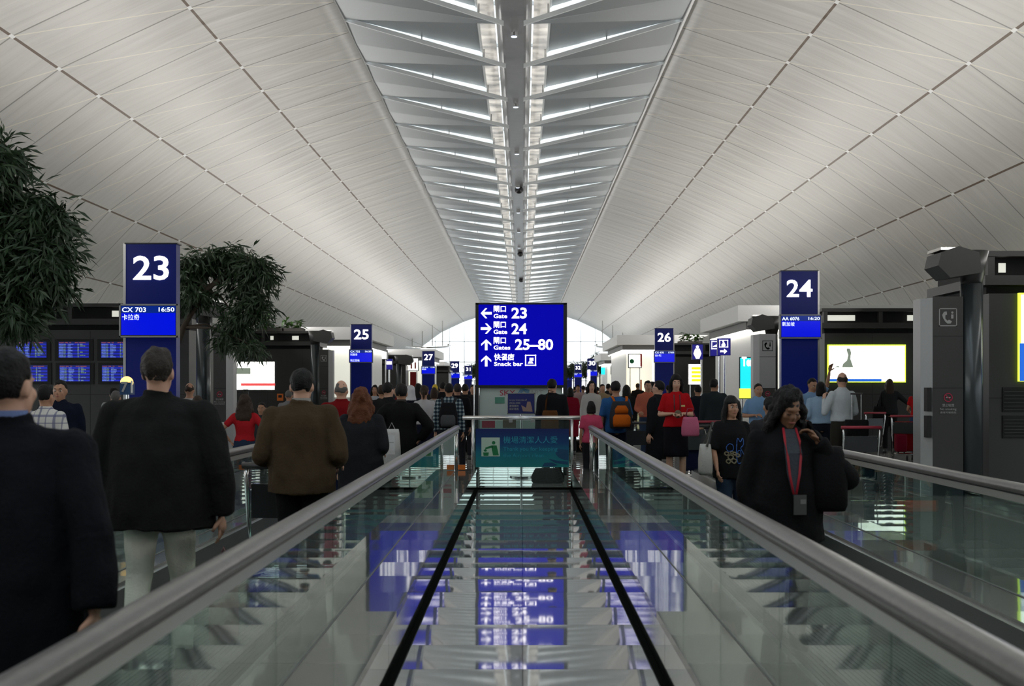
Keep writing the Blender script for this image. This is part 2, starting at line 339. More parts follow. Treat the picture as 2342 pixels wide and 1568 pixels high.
# louvres
SP = 4.57; D0 = 34.9
E_, T_, S_ = 10.06, 9.93, 10.17
for side in (-1, 1):
    root = thing('ceiling_louvre', (XC, 0, EYE+10), 'folded grey metal louvre tapering from the vault edge to the central duct of the skylight', 'ceiling louvre', 'louvres in the %s half of the skylight' % ('left' if side < 0 else 'right'))
    root['label'] = 'folded grey metal louvre on the %s side of the skylight, tapering to the duct' % ('left' if side < 0 else 'right')
    X = lambda v: XC+side*v
    mb = MB(); e0 = (X(4.62), 0, EYE+E_); e1 = (X(4.62), SP, EYE+E_); em = (X(4.62), SP*.5, EYE+E_-.05); t = (X(.27), SP, EYE+T_); t0 = (X(.27), SP-.1, EYE+T_-.02)
    dz = .05
    lo = [e0, em, e1, t, t0]; up = [(p[0], p[1], p[2]+dz) for p in lo]; i = len(mb.v); mb.v += lo+up
    mb.f += [(0, 1, 4), (1, 2, 3), (1, 3, 4), (5, 9, 6), (6, 8, 7), (6, 9, 8), (0, 4, 9, 5), (4, 3, 8, 9), (2, 3, 8, 7), (0, 1, 6, 5), (1, 2, 7, 6)]
    mb.build('blade', 'louvre_metal', root)
    mb = MB(); a0 = Vector(e0)-Vector((0, .03, .06)); a1 = Vector(t0)-Vector((0, .06, .08))
    mb.v += [tuple(p) for p in (a0, a1, a1+Vector((0, -.10, 0)), a0+Vector((0, -.04, 0)), a0+Vector((0, 0, .12)), a1+Vector((0, 0, .12)), a1+Vector((0, -.10, .12)), a0+Vector((0, -.04, .12)))]
    mb.f += [(0, 1, 2, 3), (4, 7, 6, 5), (0, 4, 5, 1), (3, 2, 6, 7), (1, 5, 6, 2), (0, 3, 7, 4)]
    mb.build('edge_bar', 'louvre_edge', root)
    mb = MB(); lo = [(X(4.5), .10, EYE+E_+.05), (X(.97), -.161*SP, EYE+S_), (X(.97), .839*SP-.06, EYE+S_)]; up = [(p[0], p[1], p[2]+.04) for p in lo]
    mb.v += lo+up; mb.f += [(0, 1, 2), (3, 5, 4), (0, 3, 4, 1), (1, 4, 5, 2), (0, 2, 5, 3)]
    mb.build('reflector_panel', 'louvre_metal', root)
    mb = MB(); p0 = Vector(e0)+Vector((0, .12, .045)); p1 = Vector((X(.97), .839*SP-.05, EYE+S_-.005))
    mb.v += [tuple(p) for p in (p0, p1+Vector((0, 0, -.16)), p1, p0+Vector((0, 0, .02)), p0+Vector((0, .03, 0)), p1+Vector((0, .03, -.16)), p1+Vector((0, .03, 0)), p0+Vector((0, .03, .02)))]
    mb.f += [(0, 1, 2, 3), (4, 7, 6, 5), (0, 4, 5, 1), (3, 2, 6, 7)]; mb.build('sky_glow_strip', 'slit_sky_glow', root)  # added glowing strip standing in for bright sky seen through the slit
    for q in (.08, .45, .85):
        p = Vector(e0).lerp(Vector(t0), q); B(p.x-.015, p.x+.015, p.y-.05, p.y+.02, p.z+.03, p.z+.3*q+.06).build('hanger', 'duct_metal', root)
    for i in range(-3, 30):
        o = root if i == -3 else copy_tree(root)
        o.location.y = D0+SP*(i-1)
# downlights and camera domes under the duct
for i in range(7):
    y = D0+SP*2*i+1.5; o = MB().tube([(XC, y, EYE+10.0), (XC, y, EYE+10.13)], [.12, .1], 20).build('duct_downlight', 'steel'); tag(o, 'small round downlight under the central ceiling duct', 'downlight', 'downlights under the ceiling duct')
    MB().tube([(XC, y, EYE+9.99), (XC, y, EYE+10.01)], .09, 16).build('lens', 'lit_text', o)
for pxx, pyy, lb in ((1187, 433, 'nearest'), (1190, 580, 'middle'), (1192, 640, 'farthest')):
    d = 10.0*F/(VY-pyy); o = MB().ell((px(pxx, d), d, EYE+9.98), (.22, .22, .2)).build('camera_dome', 'black_plastic', smooth=True)
    tag(o, 'black camera dome hanging under the ceiling duct, %s of three' % lb, 'camera dome')
    MB().tube([(px(pxx, d), d, EYE+10.05), (px(pxx, d), d, EYE+10.18)], .12).build('mount', 'duct_metal', o)

# ---------------------------------------------------------------- moving walkways
def walkway(xi, xo, y0, y1, label, pan=1.55, ow=.22):
    """xi: x of the glass beside the central aisle, xo: the outer glass"""
    sg = 1 if xo > xi else -1; r = thing('moving_walkway', ((xi+xo)/2, y0, 0), label, 'moving walkway')
    def bx(a, b, *q): return B(min(a, b), max(a, b), *q)
    bi, bo = xi+sg*.22, xo-sg*ow; DZ = .32
    mb = bx(bi, bo, y0, y1, 0, .03)
    for i in range(int((abs(bo-bi))/.03)): x = min(bi, bo)+.015+i*.03; mb.box(x-.009, x+.009, y0+.5, y1-.5, .03, .034)
    mb.build('pallet_belt', 'pallet_metal', r)
    bx(xi-sg*.31, xi+sg*.17, y0, y1, .28, DZ).build('deck_cover', 'deck_panels', r)
    bx(xo-sg*(ow-.05), xo+sg*.26, y0, y1, .28, DZ).build('deck_cover', 'deck_panels', r)
    bx(xi+sg*.17, xi+sg*.22, y0, y1, .02, .30).build('skirt_panel', 'brushed_steel', r)
    bx(xo-sg*(ow-.05), xo-sg*ow, y0, y1, .02, .30).build('skirt_panel', 'brushed_steel', r)
    n = int((y1-y0)/1.55); L = (y1-y0)/n
    for xe, s2 in ((xi-sg*.285, -sg), (xo+sg*.24, sg)):
        for i in range(n): bx(xe, xe+s2*.012, y0+i*L+.004, y0+(i+1)*L-.004, .015, .28).build('side_cladding', 'mirror_steel', r)
        bx(xe+s2*.012, xe+s2*.046, y0, y1, .001, .012).build('floor_gutter', 'gutter_black', r)
    for x in (xi, xo):
        n = max(1, int((y1-y0)/pan)); L = (y1-y0-.5)/n
        for i in range(n): B(x-.005, x+.005, y0+.25+i*L+.004, y0+.25+(i+1)*L-.004, DZ, .91).build('glass_panel', 'balustrade_glass', r)
        B(x-.036, x+.036, y0+.1, y1-.06, .880, .922).build('rail_profile', 'pale_profile', r)
        B(x-.030, x+.030, y0+.1, y1-.06, .922, .940).build('rail_groove', 'rubber', r)
        B(x-.009, x+.009, y0+.2, y1-.06, DZ, DZ+.004).build('glass_gasket', 'plate_grey', r)
        rail = [(x, y0+.0, .70), (x, y0-.10, .80), (x, y0-.08, .92), (x, y0+.05, .965)]+[(x, y0+1+i*3, .965) for i in range(int((y1-y0-1)/3))]+[(x, y1-.12, .965), (x, y1, .95)]
        pr = [(-.055, -.03), (-.06, 0), (-.052, .025), (-.03, .038), (0, .042), (.03, .038), (.052, .025), (.06, 0), (.055, -.03)]
        mb = MB(); np_ = len(pr)
        ys_ = [y0-.05, y0]+[y0+i*(y1-y0)/8 for i in range(1, 8)]+[y1-.03, y1+.01]
        for k, y in enumerate(ys_):
            q = .8 if k in (0, len(ys_)-1) else 1
            mb.v += [(x+a*q*.82, y, .958+b*q*.75) for a, b in pr]
        for k in range(len(ys_)-1):
            for j in range(np_): a = k*np_+j; b = k*np_+(j+1) % np_; mb.f.append((a, b, b+np_, a+np_))
        mb.f.append(tuple(range(np_))); mb.f.append(tuple(range(len(mb.v)-1, len(mb.v)-np_-1, -1)))
        mb.build('handrail', 'handrail_cover', r, smooth=True)
        mb = MB()
        for q in (0, .07, .14): mb.tube([(x, y1-.02-q, DZ), (x, y1-.02-q, .93)], .028)
        mb.build('newel_post', 'steel', r, smooth=True)
    return r
WE = 19.55
walkway(1.05, 2.95, -6, WE, 'moving walkway with glass sides to the right of the central aisle, nearest the camera', ow=.37)
walkway(-1.005, -2.72, -6, WE, 'moving walkway with glass sides to the left of the central aisle, nearest the camera')
walkway(1.4, 3.25, 31, 76, 'farther moving walkway beyond the blue direction board, right of it', 3)
walkway(-1.4, -3.25, 31, 76, 'farther moving walkway beyond the blue direction board, left of it', 3)
for x, w_ in ((px(1010, 19.3), 'left'), (px(1056, 19.3), 'right')):
    o = B(x-.055, x+.055, 19.25, 19.32, .33, .40).build('marker_block', 'orange'); tag(o, 'small orange marker on the left walkway deck, the %s of two' % w_, 'marker')

# ---------------------------------------------------------------- barrier at the end of the aisle
d = 19.66; r = thing('glass_barrier', (0, d, 0), 'waist-high glass barrier with a steel top rail across the end of the central aisle', 'barrier')
MB().tube([(px(1058, d), d, 1.1), (px(1326, d), d, 1.1)], .032).build('top_rail', 'steel', r, smooth=True)
for x in (-.76, .76): MB().tube([(x, d, 0), (x, d, 1.08)], .022).build('post', 'steel', r, smooth=True)
B(-.74, .74, d-.005, d+.005, .02, 1.06).build('glass_panel', 'balustrade_glass', r)
B(-.78, .78, d-.05, d+.03, .001, .03).build('floor_channel', 'gutter_black', r)
for q in (px(1168, d), px(1218, d)): B(q-.03, q+.03, d-.03, d+.03, 1.03, 1.08).build('clamp', 'steel', r)
# banner on the barrier
m = mat('banner_print', (.0, .1, .3), .35); g = N(m, 'ShaderNodeTexCoord'); s = N(m, 'ShaderNodeSeparateXYZ'); m.node_tree.links.new(g.outputs['Generated'], s.inputs[0])
rp = N(m, 'ShaderNodeValToRGB'); m.node_tree.links.new(s.outputs['Z'], rp.inputs[0]); m.node_tree.links.new(rp.outputs[0], m.node_tree.nodes['Principled BSDF'].inputs['Base Color'])
rp.color_ramp.elements[0].color = (.01, .21, .21, 1); rp.color_ramp.elements[1].color = (.002, .012, .10, 1)
for p_, c_ in ((.35, (.005, .16, .22, 1)), (.62, (.003, .05, .17, 1))): e = rp.color_ramp.elements.new(p_); e.color = c_
d = 19.6; z0, z1 = pz(1068, d), pz(980, d); x0, x1 = px(1088, d), px(1301, d)
bn = B(x0, x1, d, d+.012, z0, z1).build('cleanliness_banner', 'banner_print'); tag(bn, 'blue-green banner with a litter pictogram hung on the glass barrier', 'banner')
a, b = px(1101, d), px(1143, d); B(a, b, d-.004, d, pz(1043, d), pz(1000, d)).build('pictogram_square', mat('picto_white', (.45, .6, .5), .5), bn)
gm = mat('picto_green', (.004, .16, .05), .5); mb = MB(); y_ = d-.006
def disc(mb, x, z, r_, y, n=16): i = len(mb.v); mb.v += [(x+r_*math.cos(2*PI*k/n), y, z+r_*math.sin(2*PI*k/n)) for k in range(n)]; mb.f.append(tuple(range(i, i+n)))
def flat(mb, pts, y): i = len(mb.v); mb.v += [(p[0], y, p[1]) for p in pts]; mb.f.append(tuple(range(i, i+len(pts))))
def PX(l, d): return [(px(x, d), pz(y, d)) for x, y in l]
disc(mb, px(1129, d), pz(1012, d), .027, y_)
flat(mb, PX([(1124, 1018), (1136, 1018), (1141, 1041), (1128, 1041), (1125, 1028)], d), y_); flat(mb, PX([(1125, 1018), (1127, 1023), (1110, 1027), (1110, 1023)], d), y_)
flat(mb, PX([(1105, 1034), (1118, 1034), (1117, 1042), (1106, 1042)], d), y_); flat(mb, PX([(1106, 1029), (1111, 1026), (1114, 1031), (1109, 1033)], d), y_)
mb.build('litter_pictogram', gm, bn, fix=False)
tm = mat('banner_text', (.02, .3, .42), .5); mb = text_mesh('機場清潔人人愛', .085, px(1151, d), d-.003, pz(1012, d), width=px(1275, d)-px(1151, d))
text_mesh('Thank you for keeping', .06, px(1151, d), d-.003, pz(1030, d), width=px(1275, d)-px(1151, d), mb=mb); text_mesh('the Airport clean', .06, px(1151, d), d-.003, pz(1045, d), width=px(1243, d)-px(1151, d), mb=mb)
mb.build('lettering', tm, bn, fix=False)
mb = MB(); wm = mat('butterfly_blue', (.0, .05, .13), .5)
flat(mb, PX([(1272, 1040), (1270, 1030), (1278, 1026), (1300, 1028), (1300, 1052), (1290, 1051), (1280, 1047)], d), d-.004); flat(mb, PX([(1253, 1048), (1275, 1053), (1299, 1055), (1299, 1062), (1270, 1058)], d), d-.0045); flat(mb, PX([(1245, 1058), (1262, 1057), (1276, 1063), (1262, 1066), (1240, 1066)], d), d-.005)
mb.build('butterfly_print', wm, bn, fix=False)

# ---------------------------------------------------------------- direction board
d = 22.9; xl, xr = px(1090, d), px(1293, d); zt, zb = pz(695, d), pz(880, d)
r = thing('direction_board', ((xl+xr)/2, d, 0), 'large blue lit direction board listing gates 23, 24 and 25-80 above a white panel', 'sign')
B(xl+.035, xr-.035, d, d+.18, zb, zt-.01).build('lit_face', 'sign_blue_lit', r)
for a, b in ((xl-.02, xl+.035), (xr-.035, xr+.03)): B(a, b, d-.03, d+.22, 0, zt+.01).build('frame_post', 'sign_frame', r)
B(xl-.02, xr+.03, d-.03, d+.22, zt-.01, zt+.02).build('frame_top', 'sign_frame', r)
B(xl, xr, d-.02, d+.2, zb-.05, zb).build('frame_rail', 'sign_frame', r)
MB().tube([(xl-.04, d-.02, 0), (xl-.04, d-.02, 1.7)], .012).build('steel_pole', 'steel', r)
mb = MB(); y_ = d-.008
def arrow(mb, cx, cy, s, ang, y):
    pts = [(-.5, 0), (-.08, .46), (.1, .46), (-.2, .12), (.5, .12), (.5, -.12), (-.2, -.12), (.1, -.46), (-.08, -.46)]
    i = len(mb.v); c, q = math.cos(ang), math.sin(ang)
    P = [(cx+s*(a*c-b*q), y, cy+s*(a*q+b*c)) for a, b in pts]; mb.v += P
    mb.f += [(i, i+1, i+2, i+3), (i, i+3, i+6), (i, i+6, i+7, i+8), (i+3, i+4, i+5, i+6)]
for pyy, ang in ((716, 0), (751, PI), (788, -PI/2), (825, -PI/2)): arrow(mb, px(1112, d), pz(pyy, d), .195, ang, y_)
mb.build('arrows', 'lit_pink', r, fix=False); mb = MB()
for pyy, t, n_, w0, w1 in ((725, 'Gate', '23', 1170, 1205), (761, 'Gate', '24', 1170, 1205), (797, 'Gates', '25–80', 1178, 1265)):
    text_mesh('閘口', .092, px(1129, d), y_, pz(pyy-13, d), width=px(1157, d)-px(1129, d), bold=.02, mb=mb)
    text_mesh(t, .075, px(1129, d), y_, pz(pyy+2, d), width=px(1160 if t == 'Gate' else 1167, d)-px(1129, d), bold=.02, mb=mb)
    text_mesh(n_, .19, px(w0, d), y_, pz(pyy+2, d), width=px(w1, d)-px(w0, d), bold=.025, mb=mb)
text_mesh('快餐店', .09, px(1130, d), y_, pz(822, d), width=px(1176, d)-px(1130, d), bold=.02, mb=mb); text_mesh('Snack bar', .07, px(1130, d), y_, pz(836, d), width=px(1196, d)-px(1130, d), bold=.02, mb=mb)
mb.build('lettering', 'lit_pink', r, fix=False)
def frame2(mb, x0, x1, z0, z1, t, y):
    for a, b, c_, e in ((x0, x1, z1-t, z1), (x0, x1, z0, z0+t), (x0, x0+t, z0, z1), (x1-t, x1, z0, z1)): mb.quad((a, y, c_), (b, y, c_), (b, y, e), (a, y, e))
mb = MB(); frame2(mb, px(1201, d), px(1226, d), pz(836, d), pz(811, d), .018, y_)
flat(mb, PX([(1207, 831), (1220, 831), (1217, 826), (1210, 826)], d), y_); flat(mb, PX([(1211, 825), (1220, 825), (1220, 818), (1211, 818)], d), y_)
mb.build('snack_pictogram', 'lit_pink', r, fix=False)
mp_ = mat('panel_white', (.42, .50, .47), .4)
B(xl+.05, xr-.05, d+.05, d+.1, .35, zb-.05).build('lower_panel', mp_, r)
mb = MB(); text_mesh('SKY', .10, px(1143, d), d+.045, pz(904, d), width=px(1178, d)-px(1143, d), mb=mb); mb.build('shop_lettering', 'red_mark', r, fix=False)
mb = MB(); text_mesh('ART', .10, px(1212, d), d+.045, pz(904, d), width=px(1242, d)-px(1212, d), mb=mb); mb.build('shop_lettering', 'grey_text', r, fix=False)
mb = MB()
for q in range(3): mb.tube([(px(1182+q*4, d), d+.03, pz(904, d)), (px(1192+q*3, d), d+.03, pz(888, d)), (px(1200+q*5, d), d+.03, pz(892, d)), (px(1209, d), d+.03, pz(904, d))], .008, 6)
mb.build('swoosh_emblem', mat('emblem_blue', (.05, .22, .4), .4), r)
fig = mat('panel_art', (.12, .09, .06), .6, noise_amt=.6, noise_scale=4); B(px(1150, d), px(1180, d), d+.045, d+.05, pz(978, d), pz(958, d)).build('printed_picture', fig, r)
B(px(1132, d), px(1154, d), d+.04, d+.05, pz(922, d), pz(908, d)).build('small_green_label', mat('label_green', (.08, .25, .18), .5), r)
B(px(1102, d), px(1132, d), d+.045, d+.05, pz(978, d), pz(962, d)).build('printed_picture', 'red_mark', r)
d = 22.4; p = B(px(1161, d), px(1223, d), d, d+.02, pz(946, d), pz(899, d)).build('promotional_poster', mat('poster_navy', (.01, .015, .12), .4)); tag(p, 'small navy poster in a steel frame before the white panel of the board', 'poster')
mb = MB(); frame2(mb, px(1160, d), px(1224, d), pz(947, d), pz(898, d), .015, d-.004); mb.build('frame', 'steel', p, fix=False)
MB().tube([(px(1192, d), d+.03, .02), (px(1192, d), d+.03, pz(899, d))], .02).build('stand', 'steel', p); MB().tube([(px(1192, d), d+.03, 0), (px(1192, d), d+.03, .02)], .2, 20).build('base', 'steel', p)
mb = MB()
for i, (a, b) in enumerate(((1165, 1205), (1165, 1190), (1165, 1186), (1165, 1186))): text_mesh(('Let your dream take off', 'SPECIAL OFFER', '盡情購物', '精彩禮遇')[i], .03, px(a, d), d-.004, pz(916+i*7, d), width=px(b, d)-px(a, d), mb=mb)
mb.build('lettering', 'grey_text', p, fix=False)
mb = MB(); flat(mb, PX([(1196, 940), (1192, 926), (1203, 932), (1206, 918), (1213, 918), (1216, 930), (1218, 941)], d), d-.004); mb.build('printed_figure', mat('print_cream', (.3, .2, .17), .5), p, fix=False)

# ---------------------------------------------------------------- gate signs
def gate_sign(num, xc, d, w, ztop, flight=None, tm_='', dest='', scr=(0, 0), scrh=.54, dark=False, dest2=None):
    r = thing('gate_sign', (xc, d, 0), 'tall navy pillar sign with lit number %s and a small %s' % (num, 'blank screen' if dark else 'flight screen'), 'gate sign'); h = w/2
    B(xc-h, xc+h, d, d+.22, 0, ztop).build('pillar', 'sign_navy', r)
    s = -1 if xc < 0 else 1
    B(xc-h-.04 if s < 0 else xc+h, xc-h if s < 0 else xc+h+.04, d-.01, d+.24, 0, ztop+.01).build('edge_profile', 'brushed_steel', r); B(xc-h-.02, xc+h+.02, d-.01, d+.24, ztop, ztop+.02).build('top_cap', 'sign_frame', r)
    nh = w*.48; zc = ztop-w*.22-nh
    text_mesh(str(num), nh, xc, d-.006, zc, 'CENTER', width=w*.71 if str(num) != '31' else w*.6, bold=.015, extrude=.006).build('gate_number', 'lit_white', r, fix=False)
    zs1 = ztop-w*1.2; zs0 = zs1-w*.66; hs = h*1.16
    B(xc-hs, xc+hs, d-.14, d-.02, zs0, zs1).build('screen_housing', 'sign_frame', r)
    mb = MB(); frame2(mb, xc-hs, xc+hs, zs0, zs1, .03*w, d-.143); mb.build('screen_bezel', 'grey_cladding', r, fix=False)
    if dark: B(xc-hs+.04, xc+hs-.04, d-.146, d-.14, zs0+.04, zs1-.04).build('dark_screen', 'black_plastic', r); return r
    B(xc-hs+.035, xc+hs-.035, d-.146, d-.14, zs0+.035, zs1-.03).build('screen', 'screen_blue', r)
    zh = zs1-.18*w; B(xc-hs+.035, xc+hs-.035, d-.148, d-.145, zh, zs1-.03).build('screen_header', 'screen_head', r)
    if flight:
        mb = text_mesh(flight, w*.095, xc-hs+.05, d-.15, zh+.02*w, width=w*.47, bold=.012); text_mesh(tm_, w*.085, xc+hs-.05, d-.15, zh+.03*w, 'RIGHT', width=w*.31, bold=.012, mb=mb)
        text_mesh(dest, w*.09, xc-hs+.05, d-.15, zh-.13*w, width=w*.34, mb=mb)
        if dest2: text_mesh(dest2, w*.09, xc-hs+.05, d-.15, zs0+.05, width=w*.45, mb=mb)
        mb.build('flight_text', 'lit_text', r, fix=False)
    return r
for num, a, b, top, d, fl, t_, de, de2 in (
        (23, 288, 403, 558, 19.8, 'CX 703', '16:50', '卡拉奇', None), (24, 1787, 1870, 620, 27.5, 'AA 6076', '16:20', '新加坡', None),
        (25, 803, 850, 742, 47.8, 'CX 732', '16:20', '利雅得', '現正登機'), (26, 1498, 1540, 751, 54.5, 'CX 470', '17:05', '台北', None)):
    gate_sign(num, px((a+b)/2, d), d, px(b, d)-px(a, d), pz(top, d), fl, t_, de, dest2=de2)
for num, xc_, top, d, w in ((27, 980, 803, 81.5, .78), (29, 1040, 826, 113, .8), (31, 1071, 836, 141, .8), (28, 1413, 802, 80.5, .8), (30, 1354, 820, 110, .8), (32, 1322, 833, 138, .75), (34, 1301, 843, 160, .75)):
    gate_sign(num, px(xc_, d), d, w, pz(top, d), None if num == 28 else 'CX 416', '17:00', '高雄', dark=num == 28)

# ---------------------------------------------------------------- dark service cabins
def handset(mb, cx, cz, s, y):      # telephone pictogram
    frame2(mb, cx-s, cx+s, cz-s, cz+s, s*.1, y)
    flat(mb, [(cx-.45*s, cz+.6*s), (cx-.15*s, cz+.65*s), (cx-.1*s, cz+.3*s), (cx-.3*s, cz+.2*s), (cx-.3*s, cz-.15*s), (cx-.55*s, cz-.1*s), (cx-.65*s, cz+.25*s)], y)
    flat(mb, [(cx-.55*s, cz-.1*s), (cx-.3*s, cz-.15*s), (cx-.05*s, cz-.4*s), (cx-.3*s, cz-.5*s)], y)
    flat(mb, [(cx-.3*s, cz-.5*s), (cx-.05*s, cz-.4*s), (cx+.1*s, cz-.28*s), (cx+.45*s, cz-.45*s), (cx+.3*s, cz-.7*s), (cx-.05*s, cz-.72*s)], y)
    flat(mb, [(cx+.35*s, cz-.15*s), (cx+.6*s, cz-.15*s), (cx+.6*s, cz+.3*s), (cx+.35*s, cz+.3*s)], y); disc(mb, cx+.48*s, cz+.52*s, .13*s, y, 8)
def nosmoke(parent, cx, cz, s, y):
    mb = MB(); n = 20; i = len(mb.v)
    for rr in (s, s*.8): mb.v += [(cx+rr*math.cos(2*PI*k/n), y, cz+rr*math.sin(2*PI*k/n)) for k in range(n)]
    for k in range(n): a = i+k; b = i+(k+1) % n; mb.f.append((a, b, b+n, a+n))
    flat(mb, [(cx-.62*s, cz+.5*s), (cx-.5*s, cz+.62*s), (cx+.62*s, cz-.5*s), (cx+.5*s, cz-.62*s)], y)
    mb.build('no_smoking_ring', 'red_mark', parent, fix=False); mb = MB(); mb.quad((cx-.5*s, y+.002, cz-.1*s), (cx+.5*s, y+.002, cz-.1*s), (cx+.5*s, y+.002, cz+.1*s), (cx-.5*s, y+.002, cz+.1*s))
    text_mesh('禁止吸煙', s*.55, cx, y, cz-2.0*s, 'CENTER', mb=mb, width=s*2.6); text_mesh('No smoking', s*.5, cx, y, cz-2.8*s, 'CENTER', mb=mb, width=s*3.6); text_mesh('違者可被檢控', s*.35, cx, y, cz-3.5*s, 'CENTER', mb=mb, width=s*3.6)
    mb.build('no_smoking_text', 'grey_text', parent, fix=False)
def legs(o, xa, xb, y, z):
    for x in ((xa, xb) if xa != xb else (xa,)): MB().tube([(x, y, 0), (x, y, z)], .03).build('post', 'steel', o)
def phone_pillar(x0, x1, d, ztop, side, label, light=False):
    """side: +1 the pale cheek is towards +x"""
    r = thing('phone_pillar', ((x0+x1)/2, d, 0), label, 'phone pillar'); ck = .13
    B(x0, x1, d, d+.55, 0, ztop).build('body', 'grey_cladding' if light else 'dark_cladding', r)
    xs = (x1, x1+ck) if side > 0 else (x0-ck, x0)
    mb = MB(); a, b = xs; yb = d+.12
    poly = [(x1, d), (x1+ck, d+.15), (x1+ck, d+.5), (x1, d+.55)] if side > 0 else [(x0, d), (x0, d+.55), (x0-ck, d+.5), (x0-ck, d+.15)]
    mb.prism(poly, 0, ztop-.02, 'z'); mb.build('cheek', 'grey_cladding', r)
    c = (x0+x1)/2; mb = MB(); s = min(.13, (x1-x0)*.33)
    handset(mb, c, ztop-.3, s, d-.004); mb.build('phone_pictogram', 'gutter_black' if light else 'grey_text', r, fix=False)
    if light: B(x0+.02, x1-.02, d-.01, d, 1.0, 1.55).build('notice_plate', 'dark_cladding', r)
    nosmoke(r, c, 1.42, .065, d-.014)
    if side > 0: B(x0+.01, x1-.01, d-.006, d, .02, .8).build('pale_base', 'white_plain', r)
    mb = MB()
    for z in (ztop-.58, 1.55): mb.box(x0, x1, d-.002, d+.01, z, z+.012)
    mb.build('panel_joint', 'dark_joint', r)
    return r
def cabin(x0, x1, d, ztop, label, depth=2.6, slots=(), joints=True):
    r = thing('service_cabin', ((x0+x1)/2, d, 0), label, 'service cabin')
    B(x0, x1, d, d+depth, .0, ztop-.62).build('body', 'dark_cladding', r)
    mb = B(x0-.1, x1+.1, d-.12, d+depth, ztop-.08, ztop); mb.box(x0-.1, x1+.1, d-.12, d+depth, ztop-.50, ztop-.36); mb.build('roof_fascia', 'dark_cladding', r)
    B(x0+.05, x1-.05, d+.25, d+depth-.1, ztop-.66, ztop-.05).build('roof_recess', 'slot_black', r)
    n = max(2, int((x1-x0)/1.35))
    for i in range(n+1): x = x0+(x1-x0)*i/n; B(x-.05, x+.05, d-.1, d+.02, ztop-.37, ztop-.07).build('slot_post', 'dark_cladding', r)
    for a in slots: B(a[0], a[1], d+.1, d+.12, ztop-.30, ztop-.16).build('slot_light', 'cream_lit', r)
    if joints:
        mb = MB()
        for i in range(1, int((x1-x0)/1.2)+1): x = x0+i*1.2; mb.box(x-.006, x+.006, d-.003, d+.01, 0, ztop-.65)
        mb.box(x0, x1, d-.003, d+.01, 1.40, 1.415); mb.box(x0, x1, d-.003, d+.01, .12, .13); mb.build('panel_joint', 'dark_joint', r)
    return r
def uplight(x, d, s, ztop, label, sz=1.0):
    """round column carrying a tilted floodlight box; s = side the box leans to"""
    c = thing('uplight_column', (x, d, 0), label, 'column')
    MB().tube([(x, d, 0), (x, d, ztop-.55)], .16, 24).build('shaft', 'grey_column', c, smooth=True)
    MB().tube([(x, d, ztop-.55), (x, d, ztop-.08)], [.15, .24], 24).build('capital', 'dark_cladding', c, smooth=True)
    q = s; mb = MB(); P = [(0, -.42), (.62, -.52), (.86, -.28), (.80, -.02), (.45, .1), (.05, -.02)]
    mb.prism([(x+q*a*sz, ztop+b*sz-.12) for a, b in P], d-.42, d+.22); mb.build('floodlight_box', 'dark_cladding', c)
    B(min(x+q*.47*sz, x+q*.8*sz), max(x+q*.47*sz, x+q*.8*sz), d-.40, d+.2, ztop-.10, ztop-.06).build('floodlight_lens', 'steel', c)
    return c
def light_box(x0, x1, d, z0, z1, label, face='ad_white', rim=None):
    o = B(x0, x1, d-.06, d, z0, z1).build('advertising_light_box', 'sign_frame' if not rim else rim); tag(o, label, 'light box')
    B(x0+.03, x1-.03, d-.065, d-.05, z0+.03, z1-.03).build('lit_panel', face, o); return o

